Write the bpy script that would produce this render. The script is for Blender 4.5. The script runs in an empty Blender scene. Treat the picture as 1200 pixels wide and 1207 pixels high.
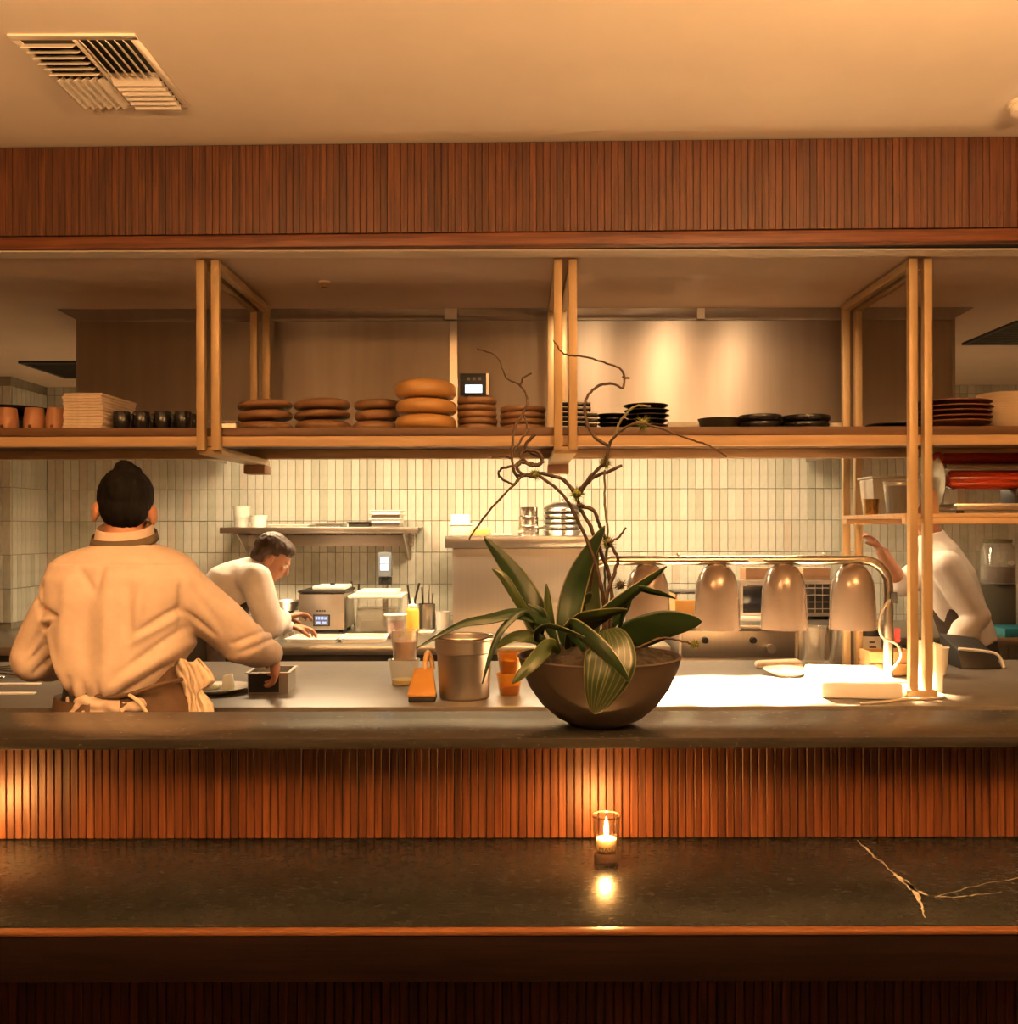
import bpy, bmesh, math, random
from mathutils import Vector, Matrix, noise as mnoise
R = math.radians
PI = math.pi
rnd = random.Random(7)
scene = bpy.context.scene
C = scene.collection

# ------------------------------------------------------------------ camera
F, CX, CY, EYE = 1100.0, 609.0, 622.0, 1.47
cam_d = bpy.data.cameras.new('camera')
cam = bpy.data.objects.new('camera', cam_d); C.objects.link(cam)
cam.location = (0, 0, EYE)
cam.rotation_euler = (R(90), R(0.12), 0)
cam_d.sensor_fit = 'VERTICAL'; cam_d.sensor_height = 24.0
cam_d.lens = 24.0 * F / 1207.0
cam_d.shift_x = -(CX - 600.0) / 1207.0
cam_d.shift_y = (CY - 603.5) / 1207.0
cam_d.clip_start = 0.05
scene.camera = cam

# ------------------------------------------------------------------ world, exposure
world = bpy.data.worlds.new('world'); scene.world = world
world.use_nodes = True
bg = world.node_tree.nodes['Background']
bg.inputs[0].default_value = (1.0, 0.62, 0.32, 1); bg.inputs[1].default_value = 0.03
scene.view_settings.view_transform = 'Standard'
scene.view_settings.look = 'None'
scene.view_settings.gamma = 1.0
scene.view_settings.use_curve_mapping = False
scene.view_settings.exposure = 0.8

# ------------------------------------------------------------------ large lights: lamps in the hood, unseen fill and spots
CEIL_Z = 2.667
WARM = (1.0, 0.53, 0.21); WARM2 = (1.0, 0.64, 0.34); HOT = (1.0, 0.65, 0.34)
def light(name, kind, loc, energy, color=WARM, rot=(0, 0, 0), size=0.1, size_y=None, spot=None, blend=0.6, parent=None):
    d = bpy.data.lights.new(name, kind); d.energy = energy; d.color = color
    if kind == 'AREA':
        d.size = size
        if size_y: d.shape = 'RECTANGLE'; d.size_y = size_y
    else:
        d.shadow_soft_size = size
    if kind == 'SPOT': d.spot_size = R(spot); d.spot_blend = blend
    o = bpy.data.objects.new(name, d); C.objects.link(o); o.location = loc; o.rotation_euler = rot
    if parent: o.parent = parent
    return o
def aim(o, target):
    d = Vector(target) - Vector(o.location); o.rotation_euler = d.to_track_quat('-Z', 'Y').to_euler(); return o
# dining room: unseen added fill, areas facing the ceiling, a spot on the cook
light('ceiling_fill', 'AREA', (1.1, 0.5, 2.12), 132, WARM, (PI, 0, 0), 0.5)
light('ceiling_fill', 'AREA', (-1.2, 0.3, 2.1), 98, WARM, (PI, 0, 0), 0.5)
aim(light('cook_fill_spot', 'SPOT', (-0.2, 0.9, 2.6), 27, WARM2, size=0.07, spot=34, blend=0.7), (-1.12, 2.5, 1.25))
# lamps inside the exhaust hood, shining down on the cook line
for x in (-1.15, 0.0, 1.15):
    light('hood_light', 'AREA', (x, 4.75, 2.2), 25, (1.0, 0.71, 0.41), (0, 0, 0), 0.7, 0.25)
# unseen spots added at the kitchen ceiling for the hood's streak and glow
for x, e in ((0.64, 15), (1.0, 11), (0.25, 10)):
    aim(light('unseen_spot', 'SPOT', (x, 3.2, 2.335), e, HOT, size=0.03, spot=90, blend=1.0), (x, 3.745, 1.95))
light('unseen_spot', 'SPOT', (2.1, 4.05, 2.335), 20, HOT, (0, 0, 0), 0.05, spot=130, blend=0.9)  # unseen too, added to brighten the cook at the right
light('unseen_spot', 'SPOT', (-2.35, 4.4, 2.335), 22, HOT, (0, 0, 0), 0.05, spot=130, blend=0.9)

# ------------------------------------------------------------------ materials
MATS = {}
def _nt(name):
    m = bpy.data.materials.new(name); m.use_nodes = True
    nt = m.node_tree; nt.nodes.clear()
    out = nt.nodes.new('ShaderNodeOutputMaterial')
    MATS[name] = m
    return m, nt, out
def N(nt, t, **kw):
    n = nt.nodes.new(t)
    for k, v in kw.items(): setattr(n, k, v)
    return n
def L(nt, a, b): nt.links.new(a, b)
def rgba(c): return (c[0], c[1], c[2], 1)
def coords(nt, stretch, kind='Object'):
    tc = N(nt, 'ShaderNodeTexCoord'); mp = N(nt, 'ShaderNodeMapping')
    mp.inputs['Scale'].default_value = stretch
    L(nt, tc.outputs[kind], mp.inputs['Vector'])
    return mp.outputs['Vector']
def pm(name, c1, c2=None, scale=8, stretch=(1, 1, 1), rough=0.5, metal=0.0, bump=0.0, detail=4, rvar=0.0,
       emis=None, estr=0.0, spec=0.5, sss=0.0, coat=0.0, lo=0.35, hi=0.65, perobj=0.0, bdist=0.01):
    m, nt, out = _nt(name)
    b = N(nt, 'ShaderNodeBsdfPrincipled'); L(nt, b.outputs[0], out.inputs[0])
    b.inputs['Roughness'].default_value = rough; b.inputs['Metallic'].default_value = metal
    b.inputs['Specular IOR Level'].default_value = spec
    b.inputs['Coat Weight'].default_value = coat
    if sss: b.inputs['Subsurface Weight'].default_value = sss; b.inputs['Subsurface Scale'].default_value = 0.01
    if emis: b.inputs['Emission Color'].default_value = rgba(emis); b.inputs['Emission Strength'].default_value = estr
    vec = coords(nt, stretch)
    nz = N(nt, 'ShaderNodeTexNoise'); nz.inputs['Scale'].default_value = scale; nz.inputs['Detail'].default_value = detail
    L(nt, vec, nz.inputs['Vector'])
    if perobj:
        oi = N(nt, 'ShaderNodeObjectInfo'); ad = N(nt, 'ShaderNodeVectorMath', operation='ADD')
        sc = N(nt, 'ShaderNodeMath', operation='MULTIPLY'); sc.inputs[1].default_value = 37.0
        L(nt, oi.outputs['Random'], sc.inputs[0]); cb = N(nt, 'ShaderNodeCombineXYZ')
        for i in range(3): L(nt, sc.outputs[0], cb.inputs[i])
        L(nt, vec, ad.inputs[0]); L(nt, cb.outputs[0], ad.inputs[1]); L(nt, ad.outputs[0], nz.inputs['Vector'])
    rp = N(nt, 'ShaderNodeValToRGB')
    rp.color_ramp.elements[0].position = lo; rp.color_ramp.elements[1].position = hi
    rp.color_ramp.elements[0].color = rgba(c1); rp.color_ramp.elements[1].color = rgba(c2 or c1)
    L(nt, nz.outputs['Fac'], rp.inputs['Fac'])
    col = rp.outputs['Color']
    if perobj:
        hs = N(nt, 'ShaderNodeHueSaturation'); mr = N(nt, 'ShaderNodeMapRange')
        mr.inputs['To Min'].default_value = 1 - perobj; mr.inputs['To Max'].default_value = 1 + perobj
        L(nt, oi.outputs['Random'], mr.inputs['Value']); L(nt, mr.outputs[0], hs.inputs['Value']); L(nt, col, hs.inputs['Color'])
        col = hs.outputs['Color']
    L(nt, col, b.inputs['Base Color'])
    if rvar:
        mr = N(nt, 'ShaderNodeMapRange'); mr.inputs['To Min'].default_value = max(0.02, rough - rvar); mr.inputs['To Max'].default_value = min(1, rough + rvar)
        L(nt, nz.outputs['Fac'], mr.inputs['Value']); L(nt, mr.outputs[0], b.inputs['Roughness'])
    if bump:
        bp = N(nt, 'ShaderNodeBump'); bp.inputs['Strength'].default_value = bump; bp.inputs['Distance'].default_value = bdist
        L(nt, nz.outputs['Fac'], bp.inputs['Height']); L(nt, bp.outputs[0], b.inputs['Normal'])
    return m
def clear_mat(name, tint=(1, 1, 1), gloss=0.12, milk=0.0, milkcol=(0.9, 0.88, 0.8)):
    """thin-walled clear glass or plastic: see-through with a reflecting skin"""
    m, nt, out = _nt(name)
    tr = N(nt, 'ShaderNodeBsdfTransparent'); tr.inputs[0].default_value = rgba(tint)
    gl = N(nt, 'ShaderNodeBsdfGlossy'); gl.inputs['Roughness'].default_value = 0.06; gl.inputs[0].default_value = (1, 1, 1, 1)
    lf = N(nt, 'ShaderNodeLayerWeight'); pw_ = N(nt, 'ShaderNodeMath', operation='POWER'); pw_.inputs[1].default_value = 2.0
    L(nt, lf.outputs['Facing'], pw_.inputs[0]); lw = N(nt, 'ShaderNodeMath', operation='MULTIPLY_ADD'); lw.inputs[1].default_value = 0.8; lw.inputs[2].default_value = 0.05
    L(nt, pw_.outputs[0], lw.inputs[0])
    mx = N(nt, 'ShaderNodeMixShader'); L(nt, lw.outputs[0], mx.inputs[0]); L(nt, tr.outputs[0], mx.inputs[1]); L(nt, gl.outputs[0], mx.inputs[2])
    last = mx.outputs[0]
    if milk:
        df = N(nt, 'ShaderNodeBsdfPrincipled'); df.inputs['Base Color'].default_value = rgba(milkcol); df.inputs['Roughness'].default_value = 0.4
        m2 = N(nt, 'ShaderNodeMixShader'); m2.inputs[0].default_value = milk
        L(nt, last, m2.inputs[1]); L(nt, df.outputs[0], m2.inputs[2]); last = m2.outputs[0]
    L(nt, last, out.inputs[0])
    return m
def emit_mat(name, col, s):
    m, nt, out = _nt(name)
    e = N(nt, 'ShaderNodeEmission'); e.inputs[0].default_value = rgba(col); e.inputs[1].default_value = s
    L(nt, e.outputs[0], out.inputs[0]); return m
def wood_slat(name, ca, cb, cc, rough=0.45, axis='z', var=0.28, spec=0.5):
    """stained oak strip: streaky grain along its length, each strip with its own tone"""
    m, nt, out = _nt(name)
    b = N(nt, 'ShaderNodeBsdfPrincipled'); L(nt, b.outputs[0], out.inputs[0]); b.inputs['Roughness'].default_value = rough; b.inputs['Specular IOR Level'].default_value = spec
    oi = N(nt, 'ShaderNodeObjectInfo')
    st = {'z': (90, 90, 3.0), 'x': (3.0, 90, 90)}[axis]
    vec = coords(nt, st)
    sc = N(nt, 'ShaderNodeMath', operation='MULTIPLY'); sc.inputs[1].default_value = 91.0; L(nt, oi.outputs['Random'], sc.inputs[0])
    cbn = N(nt, 'ShaderNodeCombineXYZ')
    for i in range(3): L(nt, sc.outputs[0], cbn.inputs[i])
    ad = N(nt, 'ShaderNodeVectorMath', operation='ADD'); L(nt, vec, ad.inputs[0]); L(nt, cbn.outputs[0], ad.inputs[1])
    nz = N(nt, 'ShaderNodeTexNoise'); nz.inputs['Scale'].default_value = 1.6; nz.inputs['Detail'].default_value = 5; nz.inputs['Distortion'].default_value = 0.8
    L(nt, ad.outputs[0], nz.inputs['Vector'])
    rp = N(nt, 'ShaderNodeValToRGB'); e = rp.color_ramp.elements
    e[0].position = 0.32; e[0].color = rgba(ca); e[1].position = 0.7; e[1].color = rgba(cc)
    k = rp.color_ramp.elements.new(0.5); k.color = rgba(cb)
    L(nt, nz.outputs['Fac'], rp.inputs['Fac'])
    hs = N(nt, 'ShaderNodeHueSaturation'); mr = N(nt, 'ShaderNodeMapRange')
    mr.inputs['To Min'].default_value = 1 - var; mr.inputs['To Max'].default_value = 1 + var
    L(nt, oi.outputs['Random'], mr.inputs['Value']); L(nt, mr.outputs[0], hs.inputs['Value'])
    L(nt, rp.outputs[0], hs.inputs['Color']); L(nt, hs.outputs[0], b.inputs['Base Color'])
    bp = N(nt, 'ShaderNodeBump'); bp.inputs['Strength'].default_value = 0.25; bp.inputs['Distance'].default_value = 0.002
    L(nt, nz.outputs['Fac'], bp.inputs['Height']); L(nt, bp.outputs[0], b.inputs['Normal'])
    return m
def tile_mat(name):
    m, nt, out = _nt(name)
    b = N(nt, 'ShaderNodeBsdfPrincipled'); L(nt, b.outputs[0], out.inputs[0]); b.inputs['Roughness'].default_value = 0.22
    oi = N(nt, 'ShaderNodeObjectInfo'); ge = N(nt, 'ShaderNodeNewGeometry')
    ad = N(nt, 'ShaderNodeMath', operation='ADD'); fr = N(nt, 'ShaderNodeMath', operation='FRACT')
    L(nt, oi.outputs['Random'], ad.inputs[0]); L(nt, ge.outputs['Random Per Island'], ad.inputs[1]); L(nt, ad.outputs[0], fr.inputs[0])
    rp = N(nt, 'ShaderNodeValToRGB'); els = rp.color_ramp.elements
    els[0].position = 0; els[0].color = (0.50, 0.50, 0.40, 1); els[1].position = 1; els[1].color = (0.68, 0.62, 0.52, 1)
    for p, c in ((0.15, (0.58, 0.58, 0.47)), (0.4, (0.65, 0.64, 0.54)), (0.7, (0.71, 0.69, 0.59)), (0.9, (0.62, 0.61, 0.5)), (0.97, (0.62, 0.54, 0.43))):
        k = els.new(p); k.color = rgba(c)
    L(nt, fr.outputs[0], rp.inputs['Fac'])
    vec = coords(nt, (1, 1, 1)); nz = N(nt, 'ShaderNodeTexNoise'); nz.inputs['Scale'].default_value = 18; nz.inputs['Detail'].default_value = 3
    L(nt, vec, nz.inputs['Vector'])
    mx = N(nt, 'ShaderNodeMix', data_type='RGBA'); mx.blend_type = 'MULTIPLY'; mx.inputs[0].default_value = 0.35
    L(nt, rp.outputs[0], mx.inputs[6]); L(nt, nz.outputs['Fac'], mx.inputs[7]); L(nt, mx.outputs[2], b.inputs['Base Color'])
    bp = N(nt, 'ShaderNodeBump'); bp.inputs['Strength'].default_value = 0.25; bp.inputs['Distance'].default_value = 0.006
    L(nt, nz.outputs['Fac'], bp.inputs['Height']); L(nt, bp.outputs[0], b.inputs['Normal'])
    return m
def stone_mat(name, ca, cb, rough, sc=26, spec=0.5, bump=0.12):
    m, nt, out = _nt(name)
    b = N(nt, 'ShaderNodeBsdfPrincipled'); L(nt, b.outputs[0], out.inputs[0])
    b.inputs['Specular IOR Level'].default_value = spec
    vec = coords(nt, (1, 1.6, 1))
    n1 = N(nt, 'ShaderNodeTexNoise'); n1.inputs['Scale'].default_value = sc; n1.inputs['Detail'].default_value = 9; n1.inputs['Roughness'].default_value = 0.72
    n2 = N(nt, 'ShaderNodeTexNoise'); n2.inputs['Scale'].default_value = 3.2; n2.inputs['Detail'].default_value = 5; n2.inputs['Distortion'].default_value = 0.6
    n3 = N(nt, 'ShaderNodeTexVoronoi'); n3.inputs['Scale'].default_value = 14
    for n in (n1, n2, n3): L(nt, vec, n.inputs['Vector'])
    ad = N(nt, 'ShaderNodeMath', operation='MULTIPLY_ADD'); ad.inputs[1].default_value = 0.6
    m2 = N(nt, 'ShaderNodeMath', operation='MULTIPLY'); m2.inputs[1].default_value = 0.4
    L(nt, n2.outputs['Fac'], m2.inputs[0]); L(nt, n1.outputs['Fac'], ad.inputs[0]); L(nt, m2.outputs[0], ad.inputs[2])
    rp = N(nt, 'ShaderNodeValToRGB'); rp.color_ramp.elements[0].position = 0.38; rp.color_ramp.elements[1].position = 0.66
    rp.color_ramp.elements[0].color = rgba(ca); rp.color_ramp.elements[1].color = rgba(cb)
    L(nt, ad.outputs[0], rp.inputs['Fac'])
    fl = N(nt, 'ShaderNodeValToRGB'); fl.color_ramp.elements[0].position = 0.02; fl.color_ramp.elements[1].position = 0.07
    fl.color_ramp.elements[0].color = (0.55, 0.55, 0.55, 1); fl.color_ramp.elements[1].color = (0, 0, 0, 1)
    L(nt, n3.outputs['Distance'], fl.inputs['Fac'])
    mx = N(nt, 'ShaderNodeMix', data_type='RGBA'); mx.inputs[7].default_value = (0.17, 0.16, 0.12, 1)
    L(nt, fl.outputs[0], mx.inputs[0]); L(nt, rp.outputs[0], mx.inputs[6]); L(nt, mx.outputs[2], b.inputs['Base Color'])
    mr = N(nt, 'ShaderNodeMapRange'); mr.inputs['To Min'].default_value = rough * 0.7; mr.inputs['To Max'].default_value = rough * 1.4
    L(nt, n1.outputs['Fac'], mr.inputs['Value']); L(nt, mr.outputs[0], b.inputs['Roughness'])
    bp = N(nt, 'ShaderNodeBump'); bp.inputs['Strength'].default_value = bump; bp.inputs['Distance'].default_value = 0.003
    L(nt, n1.outputs['Fac'], bp.inputs['Height']); L(nt, bp.outputs[0], b.inputs['Normal'])
    return m
def leaf_mat(name, green, green2, cream, edge, stripes=0.0):
    m, nt, out = _nt(name)
    b = N(nt, 'ShaderNodeBsdfPrincipled'); L(nt, b.outputs[0], out.inputs[0]); b.inputs['Roughness'].default_value = 0.38
    at = N(nt, 'ShaderNodeAttribute'); at.attribute_name = 'leafuv'; sp = N(nt, 'ShaderNodeSeparateColor'); L(nt, at.outputs['Color'], sp.inputs[0])
    vec = coords(nt, (1, 1, 1)); nz = N(nt, 'ShaderNodeTexNoise'); nz.inputs['Scale'].default_value = 30; L(nt, vec, nz.inputs['Vector'])
    g = N(nt, 'ShaderNodeMix', data_type='RGBA'); g.inputs[6].default_value = rgba(green); g.inputs[7].default_value = rgba(green2)
    L(nt, nz.outputs['Fac'], g.inputs[0])
    ed = N(nt, 'ShaderNodeMath', operation='GREATER_THAN'); ed.inputs[1].default_value = edge; L(nt, sp.outputs[0], ed.inputs[0])
    fac = ed.outputs[0]
    if stripes:
        ml = N(nt, 'ShaderNodeMath', operation='MULTIPLY'); ml.inputs[1].default_value = stripes; L(nt, sp.outputs[0], ml.inputs[0])
        sn = N(nt, 'ShaderNodeMath', operation='SINE'); L(nt, ml.outputs[0], sn.inputs[0])
        gt = N(nt, 'ShaderNodeMath', operation='GREATER_THAN'); gt.inputs[1].default_value = 0.72; L(nt, sn.outputs[0], gt.inputs[0])
        hf = N(nt, 'ShaderNodeMath', operation='MULTIPLY'); hf.inputs[1].default_value = 0.55; L(nt, gt.outputs[0], hf.inputs[0])
        mxm = N(nt, 'ShaderNodeMath', operation='MAXIMUM'); L(nt, hf.outputs[0], mxm.inputs[0]); L(nt, ed.outputs[0], mxm.inputs[1]); fac = mxm.outputs[0]
    mx = N(nt, 'ShaderNodeMix', data_type='RGBA'); mx.inputs[7].default_value = rgba(cream)
    L(nt, fac, mx.inputs[0]); L(nt, g.outputs[2], mx.inputs[6]); L(nt, mx.outputs[2], b.inputs['Base Color'])
    return m

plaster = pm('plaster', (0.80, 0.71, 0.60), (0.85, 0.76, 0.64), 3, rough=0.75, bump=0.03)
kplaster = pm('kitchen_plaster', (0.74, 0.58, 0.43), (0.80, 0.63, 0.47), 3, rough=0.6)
wallpaint = pm('wall_paint', (0.34, 0.27, 0.2), (0.38, 0.3, 0.22), 4, rough=0.8)
grout = pm('grout', (0.23, 0.21, 0.15), (0.29, 0.26, 0.19), 40, rough=0.9)
tile = tile_mat('glazed_tile')
floor_m = pm('floor_tile', (0.09, 0.06, 0.045), (0.13, 0.09, 0.06), 6, rough=0.5)
slat_m = wood_slat('oak_slat', (0.046, 0.0115, 0.003), (0.10, 0.029, 0.0075), (0.16, 0.053, 0.0145))
fascia_m = wood_slat('oak_fascia', (0.046, 0.012, 0.003), (0.092, 0.027, 0.006), (0.145, 0.047, 0.011), var=0.22)
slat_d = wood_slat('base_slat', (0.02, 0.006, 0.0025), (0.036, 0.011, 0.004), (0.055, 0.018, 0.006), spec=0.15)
oak_trim = wood_slat('oak_trim', (0.085, 0.021, 0.006), (0.150, 0.042, 0.011), (0.215, 0.07, 0.02), axis='x')
edge_shade = wood_slat('edge_wood_shade', (0.005, 0.0019, 0.001), (0.0075, 0.0027, 0.0013), (0.012, 0.0043, 0.002), rough=0.55, axis='x', spec=0.15)
backing = pm('backing', (0.016, 0.006, 0.003), rough=0.8)
edge_lit = pm('edge_wood_lit', (0.10, 0.038, 0.013), (0.135, 0.054, 0.019), 12, (0.5, 6, 6), rough=0.35)
soap = stone_mat('soapstone', (0.006, 0.0061, 0.0052), (0.025, 0.0252, 0.0205), 0.25, 70, 0.3, 0.08)
soapl = stone_mat('ledge_stone', (0.016, 0.0145, 0.0115), (0.030, 0.027, 0.021), 0.24, 55, 1.0, 0.004)
soap2 = stone_mat('pass_stone', (0.115, 0.10, 0.085), (0.165, 0.148, 0.125), 0.36, 40)
vein_m = pm('vein', (0.26, 0.24, 0.18), (0.42, 0.38, 0.3), 60, rough=0.5)
beige = pm('beige_metal', (0.47, 0.33, 0.17), (0.52, 0.37, 0.195), 6, rough=0.42, metal=0.25)
shelfwood = pm('shelf_wood', (0.10, 0.05, 0.022), (0.15, 0.075, 0.035), 5, (0.6, 10, 10), rough=0.5)
railwood = pm('rail_wood', (0.46, 0.30, 0.155), (0.55, 0.37, 0.2), 6, (0.5, 9, 9), rough=0.5)
steel = pm('steel', (0.54, 0.50, 0.45), (0.57, 0.53, 0.47), 3, rough=0.3, metal=1.0, rvar=0.03)
steel_b = pm('brushed_steel', (0.53, 0.48, 0.42), (0.55, 0.50, 0.44), 4, (20, 1, 0.6), rough=0.38, metal=1.0, rvar=0.03)
steel_h = pm('hood_steel', (0.40, 0.34, 0.29), (0.44, 0.38, 0.325), 3, (6, 1, 0.5), rough=0.55, metal=0.9)
_b = [n_ for n_ in steel_h.node_tree.nodes if n_.type == 'BSDF_PRINCIPLED'][0]
_b.inputs['Anisotropic'].default_value = 0.85; _b.inputs['Anisotropic Rotation'].default_value = 0.25
_t = steel_h.node_tree.nodes.new('ShaderNodeTangent'); _t.direction_type = 'RADIAL'; _t.axis = 'Z'
steel_h.node_tree.links.new(_t.outputs[0], _b.inputs['Tangent'])
chrome = pm('polished_steel', (0.66, 0.62, 0.56), rough=0.22, metal=1.0)
lampmet = pm('lamp_shade_enamel', (0.21, 0.165, 0.135), (0.23, 0.18, 0.145), 4, rough=0.22, metal=0.45, coat=0.4)
black = pm('black_glaze', (0.010, 0.010, 0.012), (0.018, 0.018, 0.02), 10, rough=0.22)
blackmat = pm('black_plastic', (0.014, 0.013, 0.012), rough=0.5)
darkiron = pm('dark_iron', (0.05, 0.045, 0.04), (0.08, 0.07, 0.06), 12, rough=0.4, metal=0.6)
dkgrille = pm('dark_grille', (0.075, 0.07, 0.06), rough=0.7)
terr = pm('stoneware_tan', (0.46, 0.26, 0.085), (0.54, 0.31, 0.11), 9, rough=0.33, perobj=0.1)
brownware = pm('stoneware_brown', (0.20, 0.105, 0.05), (0.27, 0.15, 0.072), 9, rough=0.42, perobj=0.12)
redbrown = pm('plate_brown', (0.10, 0.032, 0.015), (0.14, 0.05, 0.022), 9, rough=0.35)
mugm = pm('mug_clay', (0.36, 0.17, 0.085), (0.44, 0.22, 0.11), 12, rough=0.45)
cream = pm('cream_ceramic', (0.62, 0.50, 0.35), (0.68, 0.55, 0.39), 12, rough=0.45)
white = pm('white_china', (0.78, 0.75, 0.70), rough=0.25)
whitepl = pm('white_plastic', (0.80, 0.77, 0.70), rough=0.45)
paper = pm('paper_napkin', (0.62, 0.50, 0.38), (0.70, 0.58, 0.45), 40, rough=0.85)
clearp = clear_mat('clear_plastic', (0.93, 0.92, 0.9), milk=0.09)
clearm = clear_mat('milky_plastic', (0.9, 0.88, 0.84), milk=0.5)
glass = clear_mat('candle_glass', (0.97, 0.95, 0.92))
sauce = pm('red_sauce', (0.33, 0.06, 0.018), (0.42, 0.09, 0.02), 20, rough=0.35)
sauce2 = pm('dark_red_juice', (0.17, 0.012, 0.014), rough=0.25)
amber = pm('amber_liquid', (0.55, 0.26, 0.06), rough=0.2)
yellow = pm('yellow_plastic', (0.72, 0.47, 0.07), rough=0.4)
yellowc = clear_mat('yellow_cup', (0.95, 0.72, 0.25), milk=0.16, milkcol=(0.85, 0.45, 0.06))
oil = pm('oil', (0.72, 0.55, 0.16), rough=0.2)
ochre = pm('ochre_board', (0.46, 0.22, 0.045), (0.52, 0.26, 0.06), 14, rough=0.45)
bowl_m = pm('planter_clay', (0.045, 0.031, 0.023), (0.06, 0.042, 0.031), 20, rough=0.58, bump=0.05)
soil_m = pm('moss', (0.007, 0.005, 0.003), (0.032, 0.022, 0.010), 70, rough=0.9, bump=0.8)
tuft_m = pm('moss_tuft', (0.07, 0.09, 0.012), (0.15, 0.16, 0.026), 60, rough=0.8)
bark = pm('twig_bark', (0.028, 0.016, 0.008), (0.065, 0.036, 0.018), 60, rough=0.8, bump=0.4)
stemg = pm('stem_green', (0.09, 0.085, 0.03), (0.14, 0.12, 0.045), 60, rough=0.6)
leaf1 = leaf_mat('leaf_plain', (0.006, 0.018, 0.005), (0.015, 0.038, 0.009), (0.22, 0.22, 0.10), 2.0)
leaf2 = leaf_mat('leaf_edged', (0.006, 0.019, 0.006), (0.016, 0.038, 0.010), (0.17, 0.16, 0.085), 0.9)
leaf3 = leaf_mat('leaf_striped', (0.010, 0.023, 0.006), (0.02, 0.038, 0.009), (0.12, 0.115, 0.055), 0.95, stripes=26.0)
leaf4 = leaf_mat('leaf_light', (0.016, 0.032, 0.006), (0.038, 0.056, 0.012), (0.16, 0.15, 0.07), 0.92)
shirt_m = pm('tan_shirt', (0.52, 0.405, 0.31), (0.57, 0.445, 0.345), 30, rough=0.85, bump=0.06)
shirt_w = pm('white_shirt', (0.74, 0.66, 0.60), (0.80, 0.72, 0.66), 20, rough=0.85)
apron_m = pm('brown_apron', (0.085, 0.046, 0.022), (0.11, 0.06, 0.03), 30, rough=0.8)
apron_d = pm('dark_apron', (0.05, 0.033, 0.022), (0.07, 0.045, 0.03), 30, rough=0.85)
olive_strap = pm('olive_strap', (0.10, 0.07, 0.035), rough=0.8)
trouser = pm('trousers', (0.03, 0.025, 0.022), rough=0.85)
towel_m = pm('kitchen_towel', (0.66, 0.52, 0.37), (0.74, 0.60, 0.44), 60, rough=0.9, bump=0.15)
skin = pm('skin', (0.42, 0.19, 0.10), (0.50, 0.23, 0.125), 14, rough=0.5, sss=0.06)
hair_m = pm('dark_hair', (0.003, 0.0025, 0.002), (0.008, 0.006, 0.005), 60, (1, 1, 0.2), rough=0.7, spec=0.08)
hair_b = pm('brown_hair', (0.05, 0.026, 0.013), (0.07, 0.036, 0.018), 60, rough=0.5)
redpaint = pm('red_enamel', (0.42, 0.035, 0.008), (0.47, 0.045, 0.011), 4, rough=0.25, coat=0.5)
carton = pm('cardboard', (0.36, 0.2, 0.11), (0.42, 0.24, 0.13), 20, rough=0.85)
plywood = pm('pine', (0.55, 0.33, 0.14), (0.66, 0.42, 0.19), 6, (1, 8, 8), rough=0.55)
gold = pm('brass', (0.66, 0.42, 0.15), rough=0.25, metal=1.0)
wax = pm('candle_wax', (0.45, 0.34, 0.2), rough=0.5)
glass_edge = clear_mat('glass_edge', (0.55, 0.42, 0.3), milk=0.12, milkcol=(0.5, 0.4, 0.3))
flame_m = emit_mat('flame', (1.0, 0.47, 0.13), 1300.0)
bulb_m = emit_mat('lit_bulb', (1.0, 0.75, 0.42), 30.0)
scr_white = emit_mat('screen_white', (0.75, 0.9, 1.0), 1.3)
scr_blue = emit_mat('screen_blue', (0.45, 0.5, 1.0), 0.9)
scr_dark = pm('screen_dark', (0.012, 0.014, 0.02), rough=0.2)
screen_grey = pm('screen_grey', (0.16, 0.18, 0.2), rough=0.25)
teal = pm('teal_board', (0.02, 0.14, 0.17), rough=0.4)
olive_box = pm('grey_olive_bin', (0.13, 0.12, 0.085), rough=0.6)
redmark = pm('red_tag', (0.6, 0.03, 0.03), rough=0.5)
cable_w = pm('pale_cable', (0.5, 0.43, 0.35), rough=0.5)
foodw = pm('pale_food', (0.78, 0.76, 0.62), (0.70, 0.70, 0.52), 30, rough=0.5)
inkm = pm('print_ink', (0.04, 0.02, 0.01), rough=0.6)

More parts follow.
